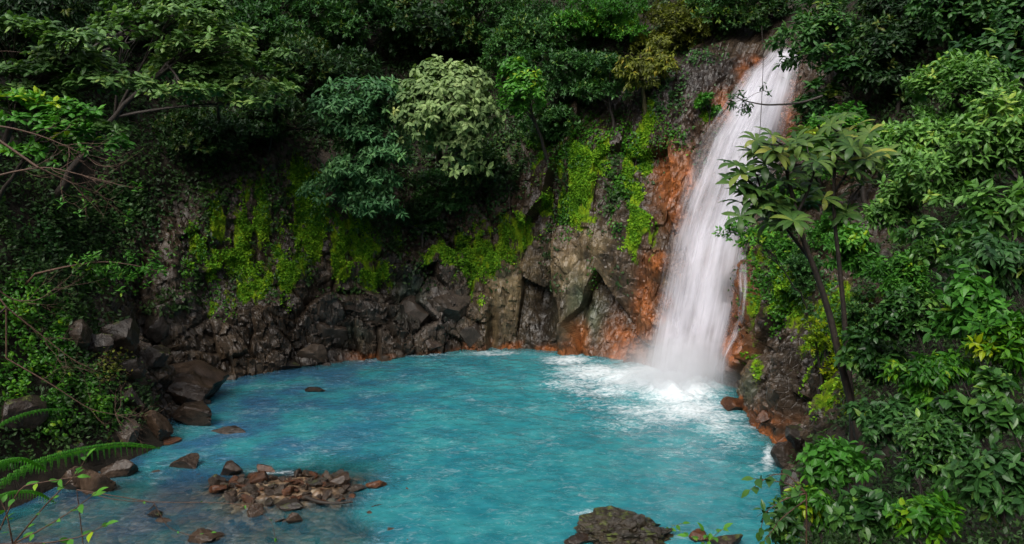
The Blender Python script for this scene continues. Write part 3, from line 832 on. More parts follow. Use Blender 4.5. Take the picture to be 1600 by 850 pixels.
# far forest along the top of the gorge
FT = [
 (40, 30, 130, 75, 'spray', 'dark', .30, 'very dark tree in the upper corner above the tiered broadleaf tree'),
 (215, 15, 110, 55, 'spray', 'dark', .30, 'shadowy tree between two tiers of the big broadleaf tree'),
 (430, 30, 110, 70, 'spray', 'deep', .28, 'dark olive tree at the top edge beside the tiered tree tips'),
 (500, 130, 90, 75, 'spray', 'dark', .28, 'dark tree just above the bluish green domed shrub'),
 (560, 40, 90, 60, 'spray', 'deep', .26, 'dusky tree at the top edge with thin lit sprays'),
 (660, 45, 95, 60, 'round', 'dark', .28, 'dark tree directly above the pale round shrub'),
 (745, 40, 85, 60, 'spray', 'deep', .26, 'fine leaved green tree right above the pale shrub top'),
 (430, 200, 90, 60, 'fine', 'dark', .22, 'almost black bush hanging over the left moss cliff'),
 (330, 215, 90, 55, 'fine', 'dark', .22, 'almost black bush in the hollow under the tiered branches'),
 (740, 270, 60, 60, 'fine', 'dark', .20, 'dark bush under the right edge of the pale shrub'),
 (840, 60, 90, 70, 'spray', 'deep', .26, 'green tree with layered sprays between pale shrub and fall'),
 (900, 120, 85, 60, 'spray', 'deep', .26, 'mid green tree with feathery sprays above the slabs'),
 (935, 35, 90, 50, 'spray', 'fresh', .24, 'lighter green feathery tree at the top edge above the slabs'),
 (855, 190, 60, 40, 'fine', 'deep', .20, 'low dark bush below the bright round sprays'),
 (1050, 40, 80, 45, 'spray', 'olive', .24, 'yellowish tree over the bare dark rock beside the fall'),
 (1125, 25, 75, 40, 'spray', 'deep', .26, 'dark tree at the top edge left of the fall lip'),
 (1195, 25, 60, 34, 'spray', 'dark', .28, 'dark tree directly above the lip of the fall'),
 (1400, 40, 95, 65, 'spray', 'dark', .30, 'dark tree behind the bright canopy on the right'),
 (1500, 25, 95, 60, 'round', 'deep', .28, 'deep green tree at the top edge over the bright canopy'),
 (1590, 55, 80, 80, 'round', 'deep', .30, 'dark glossy tree in the upper right corner'),
]
for (u, v, ru, rv, st, mt, L, lab) in FT:
    tree(lab, u, v, ru, rv, st, mt, L, group=FOREST, cover=1.1, lobes=10, foot='near', tintc=.52)

# left: broadleaf tree with tiered sprays, reaching over the bank
LT = 'broadleaf trees with tiered sprays on the left'
tree('broadleaf tree whose flat glossy tiers reach furthest over the pool', 285, 95, 135, 75, 'tier', 'glossy', .34, Y=30, lobes=12, cover=1.2, group=LT, tintc=.62)
tree('big tree with stacked yellow green leaf tiers above the bare branches', 70, 130, 130, 90, 'tier', 'glossy', .33, Y=26, lobes=11, cover=1.25, group=LT, tintc=.62)
tree('broadleaf tree whose low lit tiers droop just over the bare branches', 85, 195, 90, 48, 'tier', 'fresh', .30, Y=24, lobes=8, cover=1.0, group=LT, tintc=.55)
tree('topmost tiered broadleaf tree, its tips at the upper edge', 270, 15, 150, 32, 'tier', 'glossy', .33, Y=33, lobes=8, cover=1.1, group=LT, tintc=.58)
tree('broadleaf tree with loose lit rosettes beside the dark hollow', 355, 75, 45, 62, 'tier', 'glossy', .38, Y=32, lobes=6, cover=1.1, group=LT, tintc=.68)
tree('small tree with pale rosettes in front of the dark hollow', 440, 110, 42, 28, 'tier', 'glossy', .36, Y=36, lobes=5, cover=.8, tintc=.5)

# centre: two domed trees on the cliff edge
tree('domed bluish green tree on the cliff edge beside the pale tree', 568, 235, 82, 112, 'skirt', 'blue', .36, Y=38.5, lobes=30, cover=1.7, tintc=.5, dep=.7, foot='near')
tree('rounded tree with pale sage green leaves, the lightest on the cliff', 695, 178, 84, 104, 'pale', 'pale', .40, Y=38.5, lobes=30, cover=2.2, tintc=.36, dep=.7, foot='near', kind=6)
tree('bright green tree with rounded sprays right of the pale tree', 812, 148, 44, 56, 'round', 'fresh', .34, Y=40, lobes=9, cover=1.0, tintc=.55)
tree('yellow green drooping tree on the cliff edge over bare rock', 1000, 95, 55, 62, 'droop', 'olive', .34, Y=41.5, lobes=9, cover=.8, bark=MOSSBARK, tintc=.65)
tree('feathery green tree left of the yellow green drooping tree', 945, 130, 45, 40, 'spray', 'deep', .28, Y=42, lobes=7, cover=1.0, tintc=.5)
shrub('small leafy bush on the wet rock left of the fall top', 1110, 165, 22, 20, 'round', 'fresh', .24, lobes=4)
shrub('round bush hanging from the cliff between domed tree and slabs', 660, 345, 50, 28, 'fine', 'dark', .2, lobes=6)
shrub('dark leafy bush below the two domed trees', 690, 300, 60, 36, 'spray', 'deep', .22, lobes=7)

# right of the fall
RT = 'leafy trees right of the fall'
tree('tree whose dark sprays overhang the fall lip on its right', 1290, 60, 80, 62, 'spray', 'deep', .36, Y=33, lobes=10, cover=.95, group=RT, tintc=.55)
tree('tree with lit layered sprays just right of the upper fall', 1310, 120, 60, 45, 'tier', 'deep', .36, Y=31, lobes=7, cover=.9, group=RT, tintc=.65)
tree('small leaved bright tree behind the tall umbrella leaved tree', 1330, 235, 75, 60, 'fine', 'fresh', .24, Y=29, lobes=10, cover=1.1, group=RT, tintc=.5)
tree('dark small leaved tree beside the middle of the fall', 1265, 200, 45, 60, 'fine', 'deep', .22, Y=32, lobes=8, cover=1.0, group=RT)
tree('lacy green bush leaning over the middle of the fall', 1170, 372, 55, 34, 'fine', 'fresh', .17, Y=25, lobes=7, cover=.55, group=RT, tintc=.5, trunk_r=.03, foot=at_depth(1262, 470, 26.5))
tree('dark tree above the large bright canopy', 1410, 110, 70, 55, 'spray', 'dark', .3, Y=30, lobes=8, cover=1.1, group=RT)
tree('deep green tree leaning in from the right edge at the top', 1560, 100, 70, 60, 'round', 'deep', .34, Y=24, lobes=8, cover=1.1, group=RT)

CN = 'bright small leaved canopies on the right slope'
CAN = [
 (1490, 165, 100, 70, .22, 21, 'broad crown of the bright canopy, silvery green and widest of all', .55),
 (1420, 235, 75, 60, .22, 20, 'bright canopy tree nearest the umbrella leaved tree', .5),
 (1560, 230, 80, 80, .24, 17.5, 'bright canopy tree at the right edge with larger leaves', .5),
 (1480, 290, 85, 55, .22, 18, 'middle canopy tree below the silvery green crown', .42),
 (1395, 320, 55, 50, .20, 19, 'small canopy tree just right of the two thin trunks', .5),
 (1570, 330, 70, 50, .24, 14.5, 'shaded canopy tree at the right edge over the big leaved shrubs', .4)]
for (u, v, ru, rv, L, Y, lab, tc) in CAN:
    tree(lab, u, v, ru, rv, 'spray', 'bright', L, Y=Y, lobes=12, cover=1.25, group=CN, tintc=tc)

SB = 'big leaved shrubs on the right bank'
SHR = [
 (1350, 395, 60, 48, 0.122, 17, 'fresh', 'shrub of fresh small leaves behind the two thin trunks'),
 (1400, 440, 60, 55, 0.122, 15, 'fresh', 'fresh green shrub right of the thin trunks, halfway up'),
 (1480, 390, 75, 48, 0.151, 12.5, 'broad', 'broad leaved shrub under the shaded canopy'),
 (1570, 420, 65, 60, 0.158, 10.5, 'broad', 'broad leaved shrub at the right edge with pale tips'),
 (1420, 500, 65, 55, 0.137, 11.5, 'broad', 'dense dark leaved shrub in the middle of the right bank'),
 (1510, 490, 70, 60, 0.144, 10, 'broad', 'shrub with shining leaves left of the pale tipped one'),
 (1580, 540, 60, 60, 0.144, 8.8, 'broad', 'tall shrub at the right edge below the pale tips'),
 (1370, 560, 48, 50, 0.122, 12, 'broad', 'shrub of round leaves right beside the leaning trunk'),
 (1450, 590, 70, 55, 0.137, 9.2, 'broad', 'shrub with bright upright shoots below the dense dark one'),
 (1540, 630, 70, 60, 0.137, 8.0, 'broad', 'shrub with drooping leaves low at the right edge'),
 (1390, 660, 60, 52, 0.122, 9.0, 'broad', 'shrub covering the foot of the leaning trunk'),
 (1470, 710, 70, 55, 0.122, 7.4, 'broad', 'shrub standing between the leaning trunk foot and the lower edge shrubs'),
 (1310, 735, 62, 46, 0.112, 8.6, 'broad', 'shrub standing out over the water at the shore rock'),
 (1270, 790, 42, 46, 0.108, 8.2, 'broad', 'low shrub with dark round leaves against the water'),
 (1350, 800, 66, 46, 0.108, 7.2, 'broad', 'low shrub at the lower edge beside the water'),
 (1440, 815, 66, 44, 0.115, 6.4, 'broad', 'low shrub at the lower edge, right of the one beside the water'),
 (1222, 815, 30, 40, 0.11, 8.0, 'broad', 'small shrub furthest out over the water at the lower right shore'),
 (1560, 760, 70, 60, 0.122, 6.3, 'broad', 'large leaved shrub in the lower right corner'),
]
for i, (u, v, ru, rv, L, Y, mt, lab) in enumerate(SHR):
    shrub(lab, u, v, ru, rv, ('big', 'spray', 'big', 'droop', 'round')[i % 5], (mt, 'ivy', mt, 'deep', mt, 'fresh', 'ivy')[i % 7] if mt == 'broad' else mt, L * (1.15, .85, 1.0, .95, .75, 1.1, .9)[i % 7], Y=Y, lobes=10 + i % 4, cover=1.75, group=SB, kind=14, tintc=.42, trunk_r=.016)
shrub('lime green bush on the brown rock behind the leaning trunk', 1290, 555, 34, 70, 'fine', 'lime', .14, lobes=7, pull=.4, cover=.5)
shrub('lime green bush low on the rock below the leaning trunk bend', 1320, 630, 26, 40, 'fine', 'lime', .13, lobes=5, pull=.4, cover=.45)

# ------------------------------------------------------------------ creepers on the rock
def creeper(label, rects, n, L, mat, seed, lift=.25, kind=4, tintc=.45, vines=8, w=.75):
    global rng
    rng = np.random.default_rng(seed)
    P_, N_ = [], []
    tot = sum(r[2] * r[3] for r in rects)
    for (u, v, ru, rv) in rects:
        m = int(n * ru * rv / tot)
        k_ = 0
        while k_ < m:
            a, b = rng.normal(0, .55, 2)
            if a * a + b * b > 1.3: continue
            d = ray(u + a * ru, v + b * rv)
            h = BVH.ray_cast(Vector(CAM), Vector(d))
            k_ += 1
            if h[0] is None: continue
            P_.append(h[0][:]); nn = np.array(h[1]); N_.append(nn * np.sign((nn * (CAM - np.array(h[0]))).sum()))
    p, nr = np.array(P_), np.array(N_); n = len(p)
    p = p[:, :]
    ok = fbm(p / np.array([.6, .6, 1.0]), 3, seed) > -.18
    p, nr = p[ok], nr[ok]; n = len(p)
    cl = fbm(p / .8, 2, seed + 3)
    g = Geo()
    pos = p + nr * (rng.uniform(0, lift, n) * (.7 + cl))[:, None]
    d = unit(nr * .45 + rdir(n) * .7 + np.array([0, 0, -.55]))
    g.leaves(pos, d, unit(nr + np.array([0, 0, .7]) + .35 * rng.normal(size=(n, 3))), L * rng.uniform(.65, 1.2, n), w, kind, np.clip(tintc + .35 * cl + rng.normal(0, .13, n), 0, 1))
    base = p[np.argmax(p[:, 2])]
    root = thing('creeper', label, 'creeper', tuple(base), 'creepers hanging on the rock')
    s = Geo()
    for i in range(vines):
        a = p[rng.integers(n)]
        q = p[np.argsort(np.linalg.norm((p - a) * np.array([2.5, 2.5, .5]), axis=1))[:60]]
        q = q[np.argsort(-q[:, 2])][::8]
        if len(q) > 3: s.tube(q + nr[0] * .05, .012, 4)
    s.build('vine', BARK, root, base)
    g.build('foliage', LM[mat], root, base)
CR = [
 ('dark creeper hanging over the black rock left of the fall top', [(1035, 140, 45, 40), (1085, 85, 50, 18)], 1100, .17, 'deep', 14),
 ('sparse creeper down the dark rock beside the orange band', [(1050, 205, 30, 40)], 350, .15, 'ivy', 15),
 ('dark green creeper curtain on the left wall under the bare branches', [(110, 370, 95, 70), (190, 330, 70, 60)], 3800, .17, 'deep', 1),
 ('creeper with bright sprigs above the dark boulders on the left', [(160, 430, 90, 30)], 700, .2, 'ivy', 2),
 ('lush bright creeper patch right of the left bank brambles', [(95, 505, 26, 42)], 420, .22, 'ivy', 3),
 ('dark creeper mat between the domed trees and the moss', [(620, 340, 70, 40), (540, 330, 40, 30)], 1600, .16, 'deep', 4),
 ('thin creeper streaks across the left moss cliff', [(320, 300, 50, 40), (350, 455, 30, 40), (420, 300, 30, 40), (300, 400, 40, 50), (430, 420, 20, 60)], 1900, .13, 'ivy', 5),
 ('creeper hanging in strands beside the vertical moss stripe', [(975, 250, 24, 80), (965, 310, 12, 60)], 1500, .17, 'ivy', 6),
 ('creeper spreading over the top of the mossy slabs', [(870, 225, 60, 35), (930, 200, 50, 25)], 1700, .17, 'ivy', 7),
 ('creeper dropping over the dark rock left of the slabs', [(790, 250, 60, 60), (760, 310, 50, 50)], 1800, .17, 'deep', 8),
 ('leafy creeper on the rock right of the lower fall', [(1190, 430, 28, 55), (1215, 470, 24, 50)], 1500, .13, 'ivy', 9),
 ('creeper trailing over brown rock behind the thin trunks', [(1235, 400, 40, 50), (1280, 460, 30, 60)], 1600, .13, 'deep', 10),
 ('small creeper clump in the crack of the brown slab', [(880, 340, 16, 40), (925, 430, 8, 30)], 400, .14, 'ivy', 12),
 ('bright creeper clump under the dark bush on the moss cliff', [(500, 330, 30, 30)], 500, .14, 'ivy', 13),
]
for lab, rc, n, L, mt, sd_ in CR:
    creeper(lab, rc, n, L, mt, 500 + sd_)
BR = [
 ('thick mat of green brambles covering the left bank', [(70, 600, 80, 75), (150, 630, 45, 45)], 3600, .15, 'ivy', 21),
 ('reddish brambles with small leaves along the boulder tops', [(170, 575, 40, 22), (130, 690, 50, 14)], 700, .12, 'olive', 22),
 ('upper brambles under the dark creeper curtain at the edge', [(30, 480, 55, 60)], 1300, .15, 'ivy', 23),
]
for lab, rc, n, L, mt, sd_ in BR:
    creeper(lab, rc, n, L, mt, 500 + sd_, lift=.5, kind=6, vines=26)

for args in [
 (1225, 330, 44, 55, 'fine', 'fresh', .15, 'bright small leaved bush against the right edge of the fall middle', .4),
 (1270, 290, 48, 50, 'fine', 'fresh', .16, 'bright bush right behind the crown of the leaning umbrella tree', .4),
 (1215, 400, 36, 40, 'fine', 'fresh', .14, 'lush bush on the rock below the lacy green bush', .4),
 (1300, 360, 50, 50, 'fine', 'fresh', .15, 'fresh bush seen between the two thin trunks', .4),
 (1350, 480, 44, 46, 'fine', 'deep', .14, 'dark small leaved bush right of the straighter trunk', .4),
 (1255, 430, 36, 40, 'fine', 'deep', .14, 'dark bush on the brown rock left of the thin trunks', .4)]:
    shrub(args[7], *args[:7], lobes=9, pull=args[8], cover=.9, foot='near', tintc=.5)

# ------------------------------------------------------------------ the tall umbrella leaved trees in front of the fall
def palmate(g, c, axis, L, n, tint, stem_from, stems, r0_=.014):
    """n leaflets spread like an umbrella from the end of a petiole"""
    axis = unit(np.asarray(axis, float))
    ref = np.array([1., 0, 0]) if abs(axis[0]) < .8 else np.array([0, 1., 0])
    B = unit(np.cross(axis, ref)); D = np.cross(axis, B)
    ph0 = rng.uniform(0, 6.28)
    for k in range(n):
        p = ph0 + 6.283 * k / n + rng.normal(0, .08)
        d = unit((B * math.cos(p) + D * math.sin(p)) + axis * .12)
        l = L * rng.uniform(.75, 1.1)
        side = unit(np.cross(axis, d))
        m = 7
        s = np.linspace(0, 1, m)
        ang = .30 - 1.6 * s ** 1.2 * rng.uniform(.6, 1.15)
        dd = d[None] * np.cos(ang)[:, None] + axis[None] * np.sin(ang)[:, None]
        mid = c + np.concatenate([[np.zeros(3)], np.cumsum(dd[:-1] * l / (m - 1), axis=0)])
        wd = l * .135 * np.array([.12, .45, .8, 1.0, .98, .66, .03])
        lift = np.cross(dd, side[None]) * (wd * .28)[:, None]
        V = np.concatenate([mid, mid + side * wd[:, None] + lift * -1, mid - side * wd[:, None] + lift * -1])
        i = np.arange(m - 1)
        q = np.concatenate([np.stack([i, i + 1, i + 1 + m, i + m], 1), np.stack([i + 2 * m, i + 1 + 2 * m, i + 1, i], 1)])
        F = np.concatenate([q[:, [0, 1, 2]], q[:, [0, 2, 3]]])
        g.add(V, F, np.full(len(F), np.clip(tint + rng.normal(0, .17), 0, 1)))
    mid = (np.asarray(stem_from) + c) / 2 + np.array([0, 0, -.05])
    stems.tube(bezier(np.asarray(stem_from), mid, c - axis * .01, 6), np.linspace(r0_, r0_ * .6, 6), 5)

def px_path(pts, Y):
    Y = np.broadcast_to(Y, (len(pts),))
    p = np.array([at_depth(u, v, y) for (u, v), y in zip(pts, Y)])
    t = np.arange(len(p)); tt = np.linspace(0, len(p) - 1, len(p) * 4)
    out = np.stack([np.interp(tt, t, p[:, i]) for i in range(3)], 1)
    for _ in range(2): out[1:-1] = (out[:-2] + 2 * out[1:-1] + out[2:]) / 4
    return out

def umbrella_tree(label, trunk, Y, r, forks, whorls, L, seed):
    global rng
    rng = np.random.default_rng(seed)
    ax = px_path(trunk, Y)
    gz = ground_z(ax[0, 0], ax[0, 1])
    foot = np.array([ax[0, 0] + .15, ax[0, 1], gz - .2])
    ax = np.concatenate([[foot], ax])
    root = thing('umbrella_leaved_tree', label, 'tree', (foot[0], foot[1], gz), 'tall umbrella leaved trees')
    b = Geo(); s = Geo(); g = Geo()
    b.tube(ax, np.linspace(r, r * .35, len(ax)), 8)
    nodes = [ax[len(ax) // 2:]]
    for f in forks:
        fp = px_path(f, Y + .15); b.tube(fp, np.linspace(r * .45, r * .22, len(fp)), 6); nodes.append(fp)
    nodes = np.concatenate(nodes)
    whorls = list(whorls) + [(u + rng.normal(0, 14), v + rng.normal(0, 12)) for u, v in whorls]
    for (u, v) in whorls:
        c = at_depth(u, v, Y + rng.normal(0, .35))
        j = np.argmin(np.linalg.norm(nodes - c, axis=1) + .25 * np.maximum(0, nodes[:, 2] - c[2]))
        axx = np.array([rng.normal(0, .38), rng.normal(-.25, .3), 1.0]) + .35 * (c - nodes[j]) * np.array([1, 1, 0])
        palmate(g, c, axx, L * rng.uniform(.85, 1.12), int(rng.integers(7, 10)), .45 + .35 * (v < 250) * rng.random() + rng.normal(0, .08), nodes[j], b)
    b.build('trunk', BARK, root, (foot[0], foot[1], gz), True)
    g.build('crown', LM['palm'], root, (foot[0], foot[1], gz), True)
umbrella_tree('umbrella leaved tree with the leaning trunk, its fingered leaves crossing the fall', [(1346, 700), (1330, 630), (1312, 560), (1296, 490), (1275, 425), (1258, 385), (1243, 330), (1230, 270), (1222, 225)], 12.5, .07,
    [[(1268, 408), (1240, 372), (1212, 335), (1192, 300)], [(1245, 335), (1262, 300), (1272, 270)]],
    [(1158, 272), (1182, 240), (1206, 212), (1244, 218), (1165, 305), (1198, 282), (1228, 262), (1150, 288), (1188, 325), (1222, 308), (1250, 292), (1270, 262), (1212, 240), (1180, 268), (1205, 345), (1238, 240), (1262, 320), (1172, 288), (1215, 285), (1240, 345), (1195, 255), (1225, 335), (1160, 318), (1200, 312)], .39, 61)
umbrella_tree('umbrella leaved tree with the straighter trunk and topmost yellow green tuft', [(1332, 640), (1324, 560), (1318, 480), (1310, 400), (1303, 340), (1303, 270), (1310, 205)], 13.2, .055,
    [[(1306, 350), (1330, 310), (1350, 285)], [(1304, 300), (1330, 262), (1362, 245)]],
    [(1318, 182), (1298, 196), (1338, 198), (1312, 205), (1365, 238), (1340, 232), (1300, 236), (1358, 262), (1290, 262), (1325, 270), (1378, 244), (1295, 318), (1318, 335), (1278, 300), (1345, 290), (1285, 245)], .36, 67)

# bare branch with a leaf sprig reaching over the fall, and one hanging vine
pp = px_path([(1285, 150), (1255, 160), (1225, 163), (1195, 164), (1165, 158), (1148, 150)], 27.0)
root = thing('overhanging_branch', 'thin bare branch with a small leaf sprig reaching across the upper fall', 'branch', tuple(pp[0]))
b = Geo(); b.tube(pp, np.linspace(.05, .015, len(pp)), 5)
rng = np.random.default_rng(77)
g = Geo()
tips = pp[-9:] + rng.normal(0, .16, (9, 3))
for q in tips: b.tube(np.array([pp[-5], (pp[-5] + q) / 2 + [0, 0, .05], q]), .008, 3)
rosettes(g, np.repeat(tips, 2, 0) + rng.normal(0, .1, (18, 3)), unit(rng.normal(size=(18, 3)) + [-.5, 0, .1]), 7, .2, .4, 6, np.full(18, .3), 60, .2, .25)
b.build('wood', BARK, root, pp[0], True); g.build('foliage', LM['deep'], root, pp[0])
hv = px_path([(1190, 40), (1193, 90), (1191, 140), (1189, 180), (1187, 212)], 27.5)
b = Geo(); b.tube(hv, .012, 4)
tag(b.build('hanging_vine', BARK), 'thin dark vine hanging straight down in front of the upper fall', 'vine')

# leafless branches on the left
def twiggy(b, p, d, l, r, depth, out):
    n = 6
    pts = [p]
    for k in range(n):
        d = unit(d + rng.normal(0, .16, 3) + np.array([.02, 0, .03]))
        pts.append(pts[-1] + d * l / n)
    pts = np.array(pts)
    b.tube(pts, np.linspace(r, r * .45, n + 1), 5)
    out.append(pts[-1])
    if depth > 0:
        for k in range(3):
            q = pts[rng.integers(2, n + 1)]
            twiggy(b, q, unit(d + rng.normal(0, .55, 3) + np.array([.25, 0, .02])), l * rng.uniform(.45, .7), r * .5, depth - 1, out)
def bare_tree(label, limbs, Y, r, seed, nm='bare_tree'):
    global rng
    rng = np.random.default_rng(seed)
    p0 = at_depth(limbs[0][0][0], limbs[0][0][1], Y)
    base = nearest_ground(p0 + np.array([-1.0, 0, -2.5]))
    root = thing(nm, label, 'bare tree', tuple(base), 'leafless trees on the left bank')
    b = Geo()
    b.tube(bezier(base - [0, 0, .3], base * .5 + p0 * .5 + [-.4, 0, .6], p0, 10), np.linspace(r * 2, r, 10), 7)
    b.build('trunk', BARK, root, base, True)
    tips = []
    for lm in limbs:
        b = Geo()
        pp = px_path(lm, Y + np.linspace(0, 1.0, len(lm)))
        if np.linalg.norm(pp[0] - p0) > .05: b.tube(np.array([p0, (p0 + pp[0]) / 2, pp[0]]), r * .8, 5)
        b.tube(pp, np.linspace(r * .75, r * .22, len(pp)), 6)
        for k in range(10):
            i = rng.integers(len(pp) // 4, len(pp))
            dr = unit(pp[min(i + 1, len(pp) - 1)] - pp[i - 1])
            twiggy(b, pp[i], unit(dr + rng.normal(0, .5, 3)), rng.uniform(.5, 1.25), r * .25, 2 if seed == 92 else 1, tips)
        b.build('branch', TWIG, root, base, True)
    return root, base, np.array(tips)
root, base, tips = bare_tree('leafless reddish branches sweeping out under the tiered leaves at the left edge', [[(-40, 192), (20, 200), (70, 214), (120, 236), (165, 262)], [(-40, 285), (20, 268), (75, 260), (130, 274), (190, 290)], [(60, 262), (110, 285), (150, 300)]], 21.5, .045, 91)
g = Geo(); sel = tips[rng.choice(len(tips), 14, replace=False)]
rosettes(g, sel, unit(rng.normal(size=(14, 3)) + [0, 0, .6]), 6, .2, .5, 6, np.full(14, .6), 65, .1, .25)
g.build('foliage', LM['fresh'], root, base)
bare_tree('fine tangle of brown dead twigs over the bank brambles', [[(10, 480), (60, 520), (110, 560), (150, 580)], [(10, 560), (80, 600), (140, 640), (190, 650)], [(-20, 440), (20, 470), (60, 470), (100, 440)]], 23.0, .035, 92)
pp = px_path([(55, 428), (110, 415), (165, 408), (215, 415), (250, 425)], 26.0)
base = nearest_ground(pp[0])
root = thing('leafy_branch', 'low branch with bright sprigs above the dark boulders', 'branch', tuple(base))
b = Geo(); b.tube(np.concatenate([[base], pp]), np.linspace(.04, .012, len(pp) + 1), 5); b.build('wood', TWIG, root, base, True)
g = Geo(); C = pp[rng.integers(6, len(pp), 40)] + rng.normal(0, .22, (40, 3))
rosettes(g, C, unit(rng.normal(size=(40, 3)) + [0, 0, .8]), 7, .2, .55, 6, np.full(40, .62), 68, .1, .25); g.build('foliage', LM['fresh'], root, base)

# ------------------------------------------------------------------ boulders and stones
def ico(sub):
    bm = bmesh.new(); bmesh.ops.create_icosphere(bm, subdivisions=sub, radius=1.0)
    V = np.array([v.co[:] for v in bm.verts]); F = np.array([[v.index for v in f.verts] for f in bm.faces]); bm.free()
    return V, F
ICO = {k: ico(k) for k in (2, 3, 4, 5)}
def rock_shape(seed, sub, planes=16, sharp=.72, rough=.05, flat=None, cuts=None):
    r = np.random.default_rng(seed)
    V, F = ICO[sub]
    nrm = unit(r.normal(size=(planes, 3))); dd = r.uniform(sharp, 1.0, planes)
    if flat: nrm = np.concatenate([nrm, unit(np.array([[.1, .05, 1.0]]))]); dd = np.append(dd, flat)
    if cuts is not None:
        cc = np.array(cuts, float); nrm = unit(cc[:, :3]); dd = cc[:, 3]
    q = V @ nrm.T
    rad = np.min(np.where(q > .05, dd / np.maximum(q, .05), 9), axis=1)
    rad = np.minimum(rad, 1.5)
    W = V * rad[:, None]
    off = seed * 1.37
    if rough > .1: W = W * (1 - .16 * np.abs(fbm(V * 2.6 + off, 4, 5)) * 2 + .10 * (1 - np.abs(fbm(V * 7 + off, 4, 9)) * 2))[:, None]
    W = W * (1 + rough * 2.2 * fbm(V * 1.7 + off, 3, seed % 97) + rough * fbm(V * 6 + off, 3, seed % 89))[:, None]
    return W, F
def stone_mat(name, c1, c2, c3, mossy=0.0, bump=.6):
    t = NT(name)
    pos = t.n('TexCoord').outputs['Object']
    rnd = t.n('ObjectInfo').outputs['Random']
    vec = t.n('VectorMath', {0: pos, 1: t.n('CombineXYZ', {0: t.math('MULTIPLY', rnd, 40.0)}).outputs[0]}, operation='ADD').outputs[0]
    n1 = t.noise(2.3, 6, .65, vec); n2 = t.noise(11, 5, .65, vec)
    col = t.ramp(n1, [(.3, c1), (.52, c2), (.75, c3)])
    col = t.mix(.7, col, t.ramp(n2, [(.3, (.55, .55, .55)), (.7, (1.35, 1.3, 1.25))]), 'MULTIPLY')
    col = t.mix(1.0, col, t.ramp(rnd, [(0, (.72, .72, .75)), (1, (1.3, 1.22, 1.15))]), 'MULTIPLY')
    sp_ = t.maprange(t.noise(30, 2, .6, vec), .68, .74)
    col = t.mix(t.math('MULTIPLY', sp_, .5), col, (.22, .2, .16))
    rough = t.math('ADD', t.math('MULTIPLY', n2, .38), .14)
    if mossy:
        up = t.n('SeparateXYZ', {'Vector': t.n('NewGeometry').outputs['Normal']}).outputs[2]
        mm = t.maprange(t.math('ADD', t.math('MULTIPLY', up, .35), t.noise(3.0, 6, .7, vec)), .95 - .3 * mossy, 1.1 - .3 * mossy)
        col = t.mix(mm, col, t.ramp(t.noise(20, 4, .7, vec), [(.3, (.02, .035, .008)), (.7, (.10, .12, .02))]))
        rough = t.math('ADD', rough, t.math('MULTIPLY', mm, .5), True)
    vor = t.n('TexVoronoi', {'Vector': vec, 'Scale': 2.2}, feature='DISTANCE_TO_EDGE').outputs[0]
    h = t.math('ADD', t.math('ADD', n1, t.math('MULTIPLY', n2, .5)), t.math('MULTIPLY', t.math('MINIMUM', vor, .03), 3.0))
    return t.done(t.n('BsdfPrincipled', {'Base Color': col, 'Roughness': rough, 'Specular IOR Level': .35, 'Normal': t.n('Bump', {'Height': h, 'Strength': bump, 'Distance': .09})}))
SM = {
 'brown': stone_mat('brown_wet_stone', (.016, .011, .008), (.038, .026, .018), (.074, .053, .038)),
 'dark':  stone_mat('dark_wet_stone', (.011, .009, .007), (.027, .021, .017), (.055, .043, .034), .4),
 'grey':  stone_mat('grey_wet_stone', (.022, .017, .013), (.046, .037, .029), (.088, .072, .058)),
 'rust':  stone_mat('rusty_stone', (.026, .011, .006), (.060, .024, .010), (.115, .050, .022)),
 'craggy': stone_mat('craggy_mossy_stone', (.008, .006, .005), (.022, .018, .012), (.060, .050, .030), .42, 1.0),
}
def boulder(label, u, v, ru, rv, mat, seed, name='boulder', sub=4, planes=15, rotz=None, depth=.85, flat=None, rough=.05, group=None, sink=0.0, Y=None, cat=None, roll=0, cuts=None):
    g0 = hit(u, v + rv * .75)
    Yc = Y if Y else g0[1] + .35 * ru / FPX * g0[1]
    c = at_depth(u, v, Yc)
    rx, rz = ru / FPX * Yc, rv / FPX * Yc
    W, F = rock_shape(seed, sub, planes, .52, rough, flat, cuts)
    ex = (W.max(0) - W.min(0)) / 2; W = (W - (W.max(0) + W.min(0)) / 2) / ex
    W = W * np.array([rx, depth * .5 * (rx + rz), rz])
    if roll:
        a = math.radians(roll); W = W @ np.array([[math.cos(a), 0, -math.sin(a)], [0, 1, 0], [math.sin(a), 0, math.cos(a)]])
    zb = W[:, 2].min()
    me = mesh_np(name, W - np.array([0, 0, zb]), F, SM[mat], smooth=sub > 3)
    o = put(name, me, None, (c[0], c[1], c[2] + zb - sink))
    me.set_sharp_from_angle(angle=math.radians(24))
    return tag(o, label, cat or name, group)
LB = 'boulders on the left shore'
